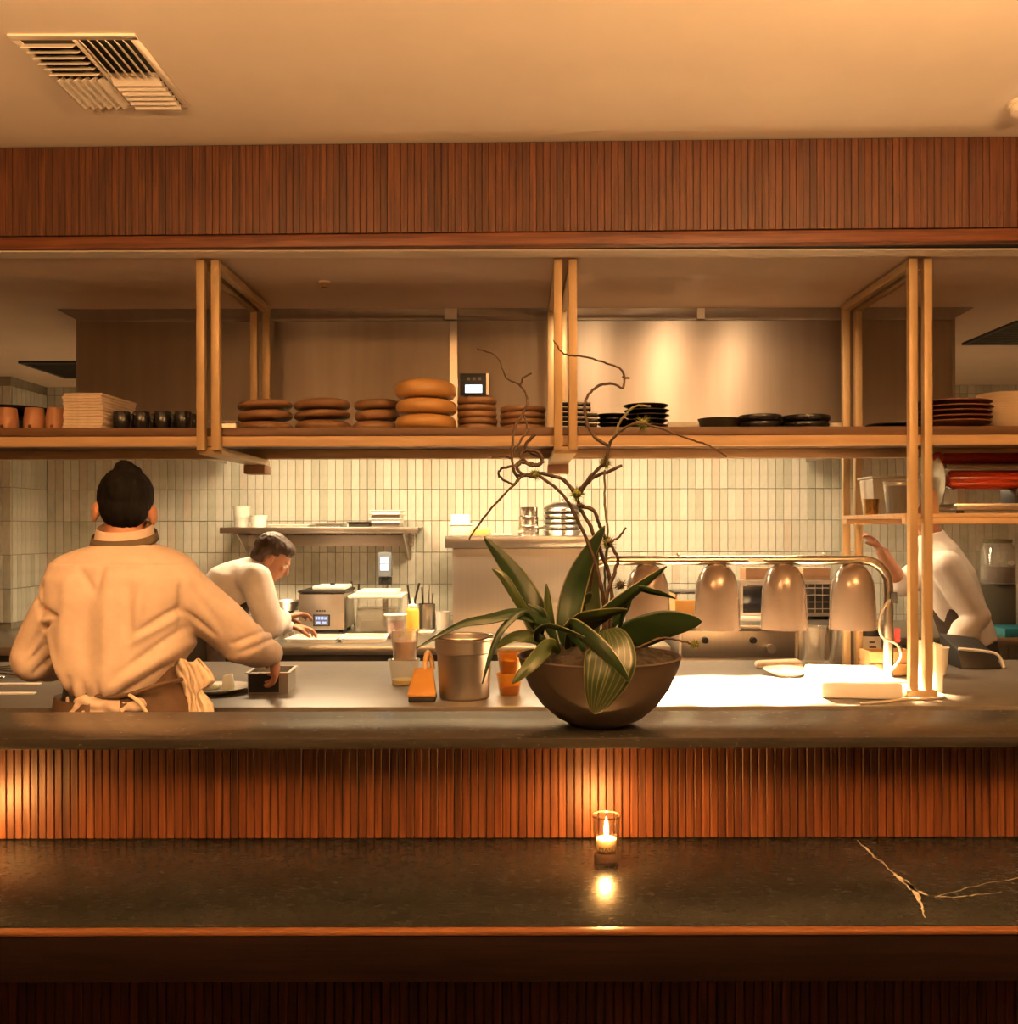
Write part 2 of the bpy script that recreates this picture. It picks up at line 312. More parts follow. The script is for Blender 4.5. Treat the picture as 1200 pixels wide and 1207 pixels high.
# ------------------------------------------------------------------ mesh helpers
class MB:
    def __init__(self): self.v = []; self.f = []
    def add(self, vs, fs):
        o = len(self.v); self.v += [tuple(v) for v in vs]; self.f += [tuple(i + o for i in f) for f in fs]; return self
    def box(self, x0, x1, y0, y1, z0, z1, M=None):
        vs = [(x0, y0, z0), (x1, y0, z0), (x1, y1, z0), (x0, y1, z0), (x0, y0, z1), (x1, y0, z1), (x1, y1, z1), (x0, y1, z1)]
        if M: vs = [M @ Vector(v) for v in vs]
        return self.add(vs, [(0, 3, 2, 1), (4, 5, 6, 7), (0, 1, 5, 4), (1, 2, 6, 5), (2, 3, 7, 6), (3, 0, 4, 7)])
    def hexa(self, vs):
        return self.add(vs, [(0, 3, 2, 1), (4, 5, 6, 7), (0, 1, 5, 4), (1, 2, 6, 5), (2, 3, 7, 6), (3, 0, 4, 7)])
    def lathe(self, prof, n=28, c=(0, 0, 0), sx=1.0, sy=1.0):
        vs, fs, rings = [], [], []
        for r, z in prof:
            if r < 1e-6:
                rings.append([len(vs)]); vs.append((c[0], c[1], c[2] + z))
            else:
                rings.append(list(range(len(vs), len(vs) + n)))
                vs += [(c[0] + sx * r * math.cos(2 * PI * k / n), c[1] + sy * r * math.sin(2 * PI * k / n), c[2] + z) for k in range(n)]
        for a, b in zip(rings[:-1], rings[1:]):
            for k in range(n):
                k2 = (k + 1) % n
                if len(a) == 1 and len(b) == 1: break
                if len(a) == 1: fs.append((a[0], b[k2], b[k]))
                elif len(b) == 1: fs.append((a[k], a[k2], b[0]))
                else: fs.append((a[k], a[k2], b[k2], b[k]))
        return self.add(vs, fs)
    def tube(self, pts, rad, n=8, caps=True, flat=None):
        pts = [Vector(p) for p in pts]; m = len(pts)
        if not hasattr(rad, '__len__'): rad = [rad] * m
        tans = []
        for i in range(m):
            t = pts[min(i + 1, m - 1)] - pts[max(i - 1, 0)]
            tans.append(t.normalized() if t.length > 1e-9 else Vector((0, 0, 1)))
        u = tans[0].orthogonal().normalized()
        if flat is not None:
            u = Vector(flat) - tans[0] * tans[0].dot(Vector(flat)); u.normalize()
        vs, fs = [], []
        for i in range(m):
            u = (u - tans[i] * u.dot(tans[i])).normalized(); w = tans[i].cross(u)
            for k in range(n):
                a = 2 * PI * k / n; vs.append(pts[i] + (u * math.cos(a) + w * math.sin(a)) * rad[i])
        for i in range(m - 1):
            for k in range(n):
                k2 = (k + 1) % n; fs.append((i * n + k, i * n + k2, (i + 1) * n + k2, (i + 1) * n + k))
        if caps: fs.append(tuple(range(n - 1, -1, -1))); fs.append(tuple((m - 1) * n + k for k in range(n)))
        return self.add(vs, fs)
    def ell(self, c, r, M=None, n=16, m=10):
        vs, fs = [], []
        c = Vector(c)
        for i in range(m + 1):
            th = PI * i / m
            for k in range(n):
                a = 2 * PI * k / n
                p = Vector((r[0] * math.sin(th) * math.cos(a), r[1] * math.sin(th) * math.sin(a), r[2] * math.cos(th)))
                if M: p = M @ p
                vs.append(c + p)
        for i in range(m):
            for k in range(n):
                k2 = (k + 1) % n; fs.append((i * n + k, (i + 1) * n + k, (i + 1) * n + k2, i * n + k2))
        return self.add(vs, fs)
    def limb(self, pts, rad, n=14):
        """tapered round limb with ball joints"""
        self.tube(pts, rad, n)
        for p, r in zip(pts, rad): self.ell(p, (r, r, r), n=14, m=8)
        return self
    def loft(self, rings):
        n = len(rings[0]); vs = [p for r in rings for p in r]; fs = []
        for i in range(len(rings) - 1):
            for k in range(n):
                k2 = (k + 1) % n; fs.append((i * n + k, i * n + k2, (i + 1) * n + k2, (i + 1) * n + k))
        fs.append(tuple(range(n - 1, -1, -1))); fs.append(tuple((len(rings) - 1) * n + k for k in range(n)))
        return self.add(vs, fs)
    def mesh(self, name, mat=None, smooth=None, bevel=0, seg=2):
        me = bpy.data.meshes.new(name); me.from_pydata([tuple(v) for v in self.v], [], self.f)
        bm = bmesh.new(); bm.from_mesh(me)
        bmesh.ops.remove_doubles(bm, verts=bm.verts, dist=1e-6)
        bmesh.ops.recalc_face_normals(bm, faces=bm.faces)
        if bevel:
            ed = [e for e in bm.edges if len(e.link_faces) == 2 and e.calc_face_angle(0) > R(35)]
            bmesh.ops.bevel(bm, geom=ed, offset=bevel, segments=seg, profile=0.5, affect='EDGES', clamp_overlap=True)
        bm.to_mesh(me); bm.free()
        if mat: me.materials.append(mat)
        if smooth is not None:
            for p in me.polygons: p.use_smooth = True
            me.set_sharp_from_angle(angle=R(smooth))
        return me
def link(name, me, parent=None, loc=(0, 0, 0), rot=(0, 0, 0)):
    o = bpy.data.objects.new(name, me); C.objects.link(o); o.location = loc; o.rotation_euler = rot
    if parent: o.parent = parent
    return o
def tag(o, label=None, cat=None, group=None, kind=None):
    if label: o['label'] = label
    if cat: o['category'] = cat
    if group: o['group'] = group
    if kind: o['kind'] = kind
    return o
def part(name, mb, mat, parent=None, smooth=40, bevel=0, loc=(0, 0, 0), rot=(0, 0, 0), seg=2):
    return link(name, mb.mesh(name, mat, smooth, bevel, seg), parent, loc, rot)
def thing(name, label, cat, loc=(0, 0, 0), rz=0, group=None):
    o = link(name, None, None, loc, (0, 0, rz)); return tag(o, label, cat, group)
def single(name, mb, mat, label, cat, loc=(0, 0, 0), rz=0, group=None, smooth=40, bevel=0, rot=None):
    o = part(name, mb, mat, None, smooth, bevel, loc, rot or (0, 0, rz)); return tag(o, label, cat, group)
def struct(name, mb, mat, loc=(0, 0, 0), rot=(0, 0, 0), bevel=0):
    return tag(part(name, mb, mat, None, 30, bevel, loc, rot), kind='structure')
def dup(root, loc, rz=None, label=None, group=None):
    r = root.copy(); C.objects.link(r); r.location = loc
    if rz is not None: r.rotation_euler = (0, 0, rz)
    if label: r['label'] = label
    if group: r['group'] = group
    for ch in list(root.children):
        c = ch.copy(); C.objects.link(c); c.parent = r
        for g in list(ch.children):
            k = g.copy(); C.objects.link(k); k.parent = c
    return r
def P(px, py, d): return Vector(((px - CX) * d / F, d, EYE + (CY - py) * d / F))
def X(px, d): return (px - CX) * d / F
def Z(py, d): return EYE + (CY - py) * d / F
def remesh(mb, voxel, smooth=6, factor=0.5):
    me = bpy.data.meshes.new('tmp'); me.from_pydata([tuple(v) for v in mb.v], [], mb.f)
    bm = bmesh.new(); bm.from_mesh(me); bmesh.ops.remove_doubles(bm, verts=bm.verts, dist=1e-6); bm.to_mesh(me); bm.free()
    o = bpy.data.objects.new('tmp', me); C.objects.link(o)
    m = o.modifiers.new('r', 'REMESH'); m.mode = 'VOXEL'; m.voxel_size = voxel
    if smooth:
        s = o.modifiers.new('s', 'SMOOTH'); s.factor = factor; s.iterations = smooth
    dg = bpy.context.evaluated_depsgraph_get()
    out = bpy.data.meshes.new_from_object(o.evaluated_get(dg))
    bpy.data.objects.remove(o); bpy.data.meshes.remove(me)
    return out
def displace(me, fn):
    """move every vertex along its normal by fn(co, normal)"""
    data = [(v.co.copy(), v.normal.copy()) for v in me.vertices]
    out = []
    for p, nr in data: out.extend(p + nr * fn(p, nr))
    me.vertices.foreach_set('co', out); me.update()
    return me
def fin(me, mat):
    me.materials.clear(); me.materials.append(mat)
    for p in me.polygons: p.use_smooth = True
    return me
ORD = ['bottom one', 'second from the bottom', 'third from the bottom', 'fourth from the bottom', 'fifth from the bottom',
       'sixth from the bottom', 'seventh from the bottom', 'eighth from the bottom', 'ninth from the bottom', 'tenth from the bottom',
       'eleventh from the bottom', 'twelfth from the bottom']
def pos(i, n): return 'top one' if i == n - 1 else ORD[i]

# ------------------------------------------------------------------ room shell
CEIL, KCEIL, WALLY = 2.667, 2.345, 5.76
struct('floor', MB().box(-4.2, 4.2, -4, 6.0, -0.1, 0), floor_m)
struct('ceiling', MB().box(-4.2, 4.2, -4, 2.96, CEIL, CEIL + 0.1), plaster)
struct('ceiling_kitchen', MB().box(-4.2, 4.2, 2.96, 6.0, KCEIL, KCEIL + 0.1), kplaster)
struct('wall_front', MB().box(-4.2, 4.2, -4.1, -4.0, 0, CEIL), wallpaint)
struct('wall_left', MB().box(-4.3, -4.2, -4.0, 6.0, 0, CEIL), wallpaint)
struct('wall_right', MB().box(4.2, 4.3, -4.0, 6.0, 0, CEIL), wallpaint)
wb = struct('wall_back', MB().box(-2.9, 4.2, WALLY + 0.006, WALLY + 0.15, 0, KCEIL), grout)
wc = struct('wall_corner', MB().box(-4.2, -2.904, 5.36, WALLY + 0.15, 0, KCEIL), grout)

# stacked vertical tiles: 300 in view one by one, the rest of the wall joined
TP, TH, TZ0 = 0.0494, 0.1945, 0.93
def tile_mb(w, h, t):
    g = 0.0016; c = 0.0012
    return MB().hexa([(g, 0.0, g), (w - g, 0, g), (w - g, t, g), (g, t, g), (g, 0, h - g), (w - g, 0, h - g), (w - g, t, h - g), (g, t, h - g)])
tm = tile_mb(TP, TH, 0.008).mesh('tile', tile, None, 0.0013, 1)
rest = MB()
col0 = -2.896
for r in range(-3, 8):
    z = TZ0 + r * TH
    h = min(TH, KCEIL - z)
    if h < 0.02: continue
    for c in range(143):
        x = col0 + c * TP
        jz = rnd.uniform(0, 0.0015)
        if r in (2, 3, 4) and 11 <= c < 111:
            o = link('tile', tm, wb, (x, WALLY - 0.002 - jz, z)); o.rotation_euler = (rnd.uniform(-.004, .004), 0, rnd.uniform(-.012, .012))
        else:
            y = WALLY - 0.002 - jz; g = 0.0016
            rest.hexa([(x + g, y, z + g), (x + TP - g, y, z + g), (x + TP - g, y + .008, z + g), (x + g, y + .008, z + g),
                       (x + g, y, z + h - g), (x + TP - g, y, z + h - g), (x + TP - g, y + .008, z + h - g), (x + g, y + .008, z + h - g)])
tag(part('tile_field', rest, tile, wb, None), kind='stuff')
tms = tile_mb(TP, TH, 0.008).mesh('tile', tile, None, 0.0013, 1)
for r in range(0, 7):
    for c in range(8):
        link('tile', tms, wc, (-2.904 + 0.007, 5.364 + c * TP, TZ0 + r * TH), (0, 0, PI / 2))
    for c in range(6):
        link('tile', tms, wc, (-2.9 - (c + 1) * TP, 5.353, TZ0 + r * TH), (0, 0, 0))

# fascia of oak strips over the pass
struct('trim_lit_band', MB().box(-2.6, 2.6, 2.93, 3.0, KCEIL - 0.006, KCEIL - 0.0005), plaster)  # paler plaster stands in for the lit band behind the fascia
fx = struct('trim_1', MB().box(-2.6, 2.6, 0.03, 0.10, KCEIL + 0.003, CEIL - 0.002), backing, (0, 2.89, 0), (0, 0, -0.0215))
sl = MB().box(0.0004, 0.0206, -0.006, 0.02, 0, CEIL - KCEIL - 0.046).mesh('slat', fascia_m, 30, 0.001, 1)
n = 0
x = -2.1
while x < 2.1:
    link('slat', sl, fx, (x, rnd.uniform(-0.0012, 0.0012), KCEIL + 0.04)); x += 0.021; n += 1
part('bottom_rail', MB().box(-2.6, 2.6, -0.01, 0.03, KCEIL - 0.002, KCEIL + 0.036), oak_trim, fx, 30, 0.002)
part('shadow_gap', MB().box(-2.6, 2.6, 0.004, 0.03, CEIL - 0.009, CEIL - 0.001), backing, fx, 30)

# dining ceiling vent
v = thing('ceiling_vent', 'white four-way air vent with slanted blades on the dining ceiling', 'vent', (-1.075, 2.45, CEIL))
fm = MB(); a, bq, t = 0.155, 0.195, 0.02
fm.box(-a, a, -bq, -bq + t, -0.006, 0).box(-a, a, bq - t, bq, -0.006, 0).box(-a, -a + t, -bq + t, bq - t, -0.006, 0).box(a - t, a, -bq + t, bq - t, -0.006, 0)
fm.box(-0.006, 0.006, -bq + t, bq - t, -0.008, -0.001).box(-a + t, a - t, -0.006, 0.006, -0.0075, -0.0005)
part('frame', fm, plaster, v, 30, 0.0015)
part('duct_opening', MB().box(-a + 0.01, a - 0.01, -bq + 0.01, bq - 0.01, -0.003, -0.0005), blackmat, v)
def blades(x0, x1, y0, y1, along, ang, nb):
    for i in range(nb):
        f = (i + 0.5) / nb
        if along == 'x':
            M = Matrix.Translation((0, y0 + (y1 - y0) * f, -0.0125)) @ Matrix.Rotation(ang, 4, 'X')
            b_ = MB().box(x0, x1, -0.0145, 0.0145, -0.0008, 0.0008, M)
        else:
            M = Matrix.Translation((x0 + (x1 - x0) * f, 0, -0.0125)) @ Matrix.Rotation(ang, 4, 'Y')
            b_ = MB().box(-0.0115, 0.0115, y0, y1, -0.0008, 0.0008, M)
        part('blade', b_, plaster, v, 30)
blades(-a + t, -0.007, -bq + t, -0.007, 'x', R(42), 6)
blades(0.007, a - t, -bq + t, -0.007, 'y', R(42), 6)
blades(-a + t, -0.007, 0.007, bq - t, 'y', R(-36), 6)
blades(0.007, a - t, 0.007, bq - t, 'x', R(-28), 6)

sd = thing('smoke_detector', 'small round white detector on the dining ceiling at the right edge', 'detector', (1.44, 2.63, CEIL))
part('base', MB().lathe([(0, 0), (0.05, 0), (0.05, -0.012), (0, -0.012)]), plaster, sd)
part('cover', MB().lathe([(0.044, -0.012), (0.04, -0.03), (0.025, -0.038), (0, -0.039)]), plaster, sd)
sp = thing('sprinkler', 'small fire sprinkler head on the kitchen ceiling', 'sprinkler', (-0.68, 3.31, KCEIL))
part('escutcheon', MB().lathe([(0, 0), (0.02, 0), (0.018, -0.006), (0, -0.007)], 16), kplaster, sp)
part('nozzle', MB().lathe([(0.006, -0.006), (0.006, -0.02), (0.012, -0.022), (0, -0.024)], 12), gold, sp)

def grille(loc, w, d_, label):
    g = thing('ceiling_grille', label, 'grille', loc, 0, 'dark square grilles in the kitchen ceiling')
    part('backing', MB().box(0, w, 0, d_, -0.006, 0), dkgrille, g)
    fr = MB().box(0, w, 0, 0.02, -0.012, 0).box(0, w, d_ - 0.02, d_, -0.012, 0).box(0, 0.02, 0.02, d_ - 0.02, -0.012, 0).box(w - 0.02, w, 0.02, d_ - 0.02, -0.012, 0)
    part('frame', fr, dkgrille, g)
    for i in range(12):
        yy = 0.03 + (d_ - 0.06) * i / 11
        part('slat', MB().box(0.02, w - 0.02, yy - 0.004, yy + 0.004, -0.011, -0.004), dkgrille, g)
grille((-2.6, 4.87, KCEIL), 0.5, 0.5, 'dark square air grille in the kitchen ceiling left of the hood')
grille((2.12, 3.96, KCEIL), 0.55, 0.48, 'dark square air grille in the kitchen ceiling right of the hood')

# ------------------------------------------------------------------ guest bar and raised ledge
BARZ, LEDZ, PASZ = 0.868, 1.08, 0.92
bar = thing('bar_counter', 'dark soapstone guest bar with wooden front edge and slatted base', 'counter', (0, 1.412, 0))
part('countertop', MB().box(-2.2, 2.2, 0, 0.42, BARZ - 0.03, BARZ), soap, bar, 30, 0.0015)
part('nosing', MB().box(-2.2, 2.2, -0.018, -0.0005, BARZ - 0.008, BARZ - 0.001), edge_lit, bar, 30, 0.002)  # lit top of the edging, its light put into a paler wood colour
part('front_board', MB().box(-2.2, 2.2, -0.016, -0.0005, 0.79, BARZ - 0.0085), edge_shade, bar, 30, 0.002)  # unlit front of the same edging, shade put into a darker colour
part('apron_board', MB().box(-2.2, 2.2, 0.0, 0.03, 0.792, BARZ - 0.031), edge_shade, bar, 30)
part('base_panel', MB().box(-2.2, 2.2, 0.155, 0.19, 0.0, BARZ - 0.031), backing, bar, 30)
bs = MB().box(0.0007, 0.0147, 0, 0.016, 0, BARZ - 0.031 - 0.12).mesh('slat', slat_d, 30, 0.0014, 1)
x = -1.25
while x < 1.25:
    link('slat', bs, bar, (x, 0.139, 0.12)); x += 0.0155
# pale mineral veins in the stone
def vein(pts, ws):
    vs, fs = [], []
    for i, ((px, py), w) in enumerate(zip(pts, ws)):
        d = (EYE - BARZ) * F / (py - CY); p = Vector((X(px, d), d - 1.412, BARZ))
        q = [0.6 + 0.8 * rnd.random() for _ in range(2)]
        vs += [p + Vector((-w * q[0], w * 0.4 * q[1], 0.0002)), p + Vector((w * q[1], -w * 0.4 * q[0], 0.0002))]
        if i: fs.append((2 * i - 2, 2 * i - 1, 2 * i + 1, 2 * i))
    return MB().add(vs, fs)
def densify(pts, ws, k=5):
    P2, W2 = [], []
    for i in range(len(pts) - 1):
        for j in range(k):
            f = j / k
            P2.append((pts[i][0] * (1 - f) + pts[i + 1][0] * f + rnd.uniform(-1.5, 1.5), pts[i][1] * (1 - f) + pts[i + 1][1] * f + rnd.uniform(-.8, .8)))
            W2.append(ws[i] * (1 - f) + ws[i + 1] * f)
    P2.append(pts[-1]); W2.append(ws[-1]); return P2, W2
part('vein', vein(*densify([(1007, 990), (1018, 1000), (1034, 1014), (1052, 1030), (1062, 1038), (1078, 1050), (1086, 1070), (1090, 1083)], [.001, .0022, .0016, .0012, .005, .004, .0016, .001])), vein_m, bar, None)
part('vein', vein(*densify([(1064, 1037), (1076, 1050), (1092, 1056), (1120, 1059), (1150, 1056), (1180, 1053)], [.004, .007, .004, .0022, .002, .0008])), vein_m, bar, None)
part('vein', vein(*densify([(1100, 1058), (1150, 1045), (1200, 1036), (1260, 1030)], [.001, .0008, .0012, .0008])), vein_m, bar, None)

led = thing('bar_ledge', 'raised dark stone ledge on a wall of thin reddish oak slats', 'ledge', (0, 1.73, 0))
part('ledge_slab', MB().box(-2.2, 2.2, 0, 0.255, LEDZ - 0.02, LEDZ), soapl, led, 30, 0.0015)
part('backing_panel', MB().box(-2.2, 2.2, 0.094, 0.225, BARZ + 0.0005, LEDZ - 0.0205), backing, led, 30)
part('kitchen_side_panel', MB().box(-2.2, 2.2, 0.226, 0.24, 0.0, LEDZ - 0.0205), steel, led, 30)
us = MB().box(0.0007, 0.0148, 0, 0.016, 0, LEDZ - 0.021 - BARZ - 0.001).mesh('slat', slat_m, 30, 0.0014, 1)
x = -1.30
while x < 1.30:
    link('slat', us, led, (x, 0.078 + rnd.uniform(-.0006, .0006), BARZ + 0.0005)); x += 0.0155

# ------------------------------------------------------------------ pass counter
ps = thing('pass_counter', 'long dark stone pass counter in front of the heat lamps', 'counter', (0, 2.867, 0))
part('countertop', MB().box(-3.0, 3.0, 0, 0.987, PASZ - 0.03, PASZ), soap2, ps, 30, 0.002)
part('cabinet_body', MB().box(-3.0, 3.0, 0.05, 0.95, 0.1, PASZ - 0.0305), steel_b, ps, 30)
part('toe_kick', MB().box(-3.0, 3.0, 0.1, 0.9, 0.0, 0.0995), blackmat, ps, 30)
for k in range(7):
    dr = part('door', MB().box(-2.95 + k * 0.85, -2.95 + k * 0.85 + 0.8, 0.035, 0.0495, 0.14, 0.86), steel_b, ps, 30, 0.003)
    part('handle', MB().box(-2.6 + k * 0.85, -2.5 + k * 0.85, 0.01, 0.0345, 0.8, 0.82), steel, dr, 30)

# ------------------------------------------------------------------ overhead shelf on beige frames
RF, RB, SHZ, RTOP = 3.02, 3.595, 1.797, 2.335
DY = RB - RF
rk = thing('overhead_shelf', 'long wooden pass shelf carrying crockery between beige posts', 'shelf', (0, RF, SHZ))
part('shelf_board', MB().box(-2.6, 2.6, 0.012, DY + 0.02, -0.027, 0), shelfwood, rk, 30, 0.002)
part('front_rail', MB().box(-2.6, 2.6, 0.016, 0.05, -0.06, -0.0275), railwood, rk, 30, 0.002)
part('back_rail', MB().box(-2.6, 2.6, DY - 0.03, DY + 0.01, -0.062, -0.0275), railwood, rk, 30, 0.002)
hw = 0.0135
for fx_, low, lab in ((-0.994, 1.722, 'paired beige metal posts hanging the shelf on the left'), (0.159, 1.722, 'paired beige metal posts hanging the shelf in the middle'), (1.304, PASZ, 'paired beige metal posts on the right standing on the pass')):
    fr = thing('shelf_frame', lab, 'frame', (fx_, RF, low), 0, 'beige frames carrying the overhead shelf')
    top = RTOP - low
    for s in (-1, 1):
        xx = s * 0.0237
        part('post', MB().box(xx - hw, xx + hw, -0.0145, 0.0115, 0.025 if low < 1 else 0.0, top), beige, fr, 30, 0.002)
        part('post', MB().box(xx - hw, xx + hw, DY + 0.0205, DY + 0.0455, 0.0 if low < 1 else SHZ - 0.02 - low, top), beige, fr, 30, 0.002)
        part('top_rail', MB().box(xx - hw, xx + hw, 0.012, DY + 0.02, top - 0.028, top - 0.001), beige, fr, 30, 0.002)
    if low > 1:
        part('bottom_beam', MB().box(-0.037, 0.037, 0.012, DY + 0.03, -0.012, 0.0115), beige, fr, 30, 0.002)
        part('end_block', MB().box(-0.04, 0.04, DY - 0.06, DY + 0.03, -0.045, -0.0125), carton, fr, 30, 0.002)
    else:
        part('foot', MB().box(-0.05, 0.05, -0.02, 0.03, 0, 0.024), beige, fr, 30, 0.002)
LSZ = 1.514
ls = thing('lower_shelf', 'short wooden shelf under the overhead shelf on the right', 'shelf', (1.262, RF, LSZ))
part('shelf_board', MB().box(0, 1.44, 0.012, DY + 0.02, -0.014, 0), railwood, ls, 30, 0.002)
part('edge_rail', MB().box(0, 1.44, 0.0125, 0.04, -0.034, -0.0145), railwood, ls, 30, 0.002)
part('edge_rail', MB().box(0, 1.44, DY - 0.03, DY + 0.01, -0.034, -0.0145), railwood, ls, 30, 0.002)

# ------------------------------------------------------------------ exhaust hood
HD = 3.745
hd = thing('exhaust_hood', 'wide brushed steel exhaust hood hanging below the kitchen ceiling', 'hood', (0, HD, 0))
HX0, HX1, HZ0 = -1.755, 1.75, 1.86
part('front_panel', MB().box(HX0, -0.268, 0, 0.012, HZ0, 2.30), steel_h, hd, 30, 0.001)
part('front_panel', MB().box(-0.236, HX1, 0, 0.012, HZ0, 2.30), steel_h, hd, 30, 0.001)
part('seam_strip', MB().box(-0.2675, -0.2365, -0.003, 0.011, HZ0, 2.30), steel, hd, 30)
for s, xx in ((0, HX0), (1, HX1)):
    part('side_panel', MB().box(xx - (0 if s else 0.012), xx + (0.012 if s else 0), 0, 1.9, HZ0, KCEIL - 0.002), steel_h, hd, 30)
part('back_panel', MB().box(HX0, HX1, 1.9, 1.912, HZ0 + 0.2, KCEIL - 0.002), steel_h, hd, 30)
part('inner_top', MB().box(HX0, HX1, 0.013, 1.9, 2.325, 2.335), steel_h, hd, 30)
part('gutter', MB().box(HX0, HX1, 0.013, 0.06, HZ0, HZ0 + 0.02), steel, hd, 30)
fl = MB().hexa([(HX0, -0.001, 2.302), (HX1, -0.001, 2.302), (HX1, 0.011, 2.302), (HX0, 0.011, 2.302),
                (HX0 - 0.075, -0.03, KCEIL - 0.001), (HX1 + 0.075, -0.03, KCEIL - 0.001), (HX1 + 0.075, -0.018, KCEIL - 0.001), (HX0 - 0.075, -0.018, KCEIL - 0.001)])
part('top_flashing', fl, steel_h, hd, 30)
part('flashing_joint', MB().box(-0.285, -0.235, -0.036, -0.024, 2.30, KCEIL - 0.002), steel, hd, 30)
part('flashing_joint', MB().box(0.72, 0.75, -0.034, -0.024, 2.30, KCEIL - 0.002), steel_h, hd, 30)
for xx in (-1.15, 0.0, 1.15):
    part('lamp_housing', MB().box(xx - 0.36, xx + 0.36, 0.86, 1.14, 2.215, 2.26), steel, hd, 30)
hc = thing('hood_controller', 'small black wall controller with a lit screen on the hood front', 'controller', (X(560, HD), HD - 0.014, Z(453, HD)))
part('case', MB().box(-0.058, 0.058, 0, 0.0135, -0.045, 0.042), blackmat, hc, 30, 0.002)
part('screen', MB().box(-0.038, 0.03, -0.002, -0.0005, -0.036, -0.004), scr_white, hc)
part('bezel_side', MB().box(0.0465, 0.058, -0.003, -0.0005, -0.045, 0.042), steel, hc)
for k in range(3):
    part('button', MB().box(-0.03 + k * 0.022, -0.018 + k * 0.022, -0.003, -0.0005, 0.014, 0.026), screen_grey, hc)

# ------------------------------------------------------------------ back counter along the tiled wall
BKZ = 0.90
bk = thing('back_counter', 'stainless steel back counter along the tiled wall', 'counter', (0, 4.48, 0))
part('worktop', MB().box(-2.88, 0.74, 0, 1.265, BKZ - 0.04, BKZ), steel, bk, 30, 0.004)
part('shelf', MB().box(-2.85, 0.72, 0.06, 1.2, 0.2, 0.22), steel_b, bk, 30)
for xx in (-2.8, -1.0, 0.65):
    for yy in (0.05, 1.15):
        part('leg', MB().box(xx - 0.02, xx + 0.02, yy, yy + 0.04, 0, BKZ - 0.041), steel, bk, 30)
part('front_panel', MB().box(-2.85, 0.72, 0.03, 0.045, 0.25, BKZ - 0.041), darkiron, bk, 30)

# cook line on the right
RGZ = 1.0
rg = thing('cooking_range', 'low steel cooking range behind the heat lamps', 'range', (0.78, 4.46, 0))
part('body', MB().box(0, 0.98, 0.03, 0.9, 0.1, RGZ - 0.025), steel_b, rg, 30, 0.003)
part('top', MB().box(0, 0.98, 0.0, 0.9, RGZ - 0.0245, RGZ), steel, rg, 30, 0.003)
part('control_panel', MB().box(0.01, 0.55, 0.008, 0.0295, 0.845, RGZ - 0.026), steel_b, rg, 30, 0.003)
part('drawer', MB().box(0.57, 0.97, 0.008, 0.0295, 0.72, RGZ - 0.026), steel_b, rg, 30, 0.003)
for xx in (0.12, 0.35):
    part('knob', MB().tube([(xx, 0.007, 0.93), (xx, -0.018, 0.93)], [0.017, 0.014], 14), blackmat, rg)
part('gas_tap', MB().tube([(0.43, 0.007, 0.89), (0.43, -0.03, 0.89)], [0.022, 0.022], 16), steel, rg)
part('foot', MB().box(0.03, 0.95, 0.06, 0.86, 0.0, 0.0995), blackmat, rg)
rp_ = thing('side_table', 'steel side table at the far right of the kitchen', 'table', (1.95, 4.8, 0))
part('top', MB().box(0, 2.0, 0, 0.9, 0.86, 0.9), steel, rp_, 30, 0.003)
for xx in (0.05, 1.9):
    for yy in (0.05, 0.82):
        part('leg', MB().box(xx, xx + 0.04, yy, yy + 0.04, 0, 0.8595), steel, rp_)

# ------------------------------------------------------------------ wall shelf
WSD, WSZ = 5.44, 1.475
ws = thing('wall_shelf', 'stainless steel wall shelf with folded brackets on the tiles', 'shelf', (X(376, 5.44), WSD, WSZ))
w2 = 117.0 * 5.44 / F
part('shelf_plate', MB().box(-w2, w2, 0, 0.315, -0.006, 0).box(-w2, w2, -0.002, 0.008, -0.035, 0.001), steel, ws, 30, 0.002)
part('rear_channel', MB().box(-w2 + 0.09, w2 - 0.06, 0.25, 0.31, -0.115, -0.05), steel, ws, 30)
for s in (-1, 1):
    xb = s * (w2 - 0.09)
    part('bracket', MB().hexa([(xb - .004, 0.03, -0.04), (xb + .004, 0.03, -0.04), (xb + .004, 0.31, -0.2), (xb - .004, 0.31, -0.2),
                               (xb - .004, 0.03, -0.0065), (xb + .004, 0.03, -0.0065), (xb + .004, 0.31, -0.0065), (xb - .004, 0.31, -0.0065)]), steel, ws)
    part('bracket_flange', MB().box(xb - 0.015, xb + 0.015, 0.3101, 0.3135, -0.2, -0.0065), steel, ws)

# ------------------------------------------------------------------ heat lamps
HLD = 3.3; S = F / HLD
hl = thing('heat_lamp', 'heat lamp bar with four domed taupe shades over the pass', 'heat lamp', (0, HLD, PASZ))
rz_ = Z(661, HLD) - PASZ
xl, xr = X(690, HLD), X(1047, HLD)
pts = [(xr, 0, 0.012)] + [(xr, 0, rz_ - 0.09)] + [(xr - 0.09 + 0.09 * math.cos(a_), 0, rz_ - 0.09 + 0.09 * math.sin(a_)) for a_ in [R(15 * k) for k in range(1, 7)]]
pts += [(xl + 0.09 - 0.09 * math.sin(R(15 * k)), 0, rz_ - 0.09 + 0.09 * math.cos(R(15 * k))) for k in range(0, 7)] + [(xl, 0, 0.012)]
part('frame_tube', MB().tube(pts, 0.0165, 12), steel, hl)
for xx in (xl, xr):
    part('foot', MB().lathe([(0, 0), (0.035, 0), (0.035, 0.008), (0.018, 0.014), (0, 0.014)], 20, (xx, 0, 0)), steel, hl)
part('name_plate', MB().box(X(881, HLD), X(899, HLD), -0.0185, -0.0165, rz_ - 0.006, rz_ + 0.006), whitepl, hl)
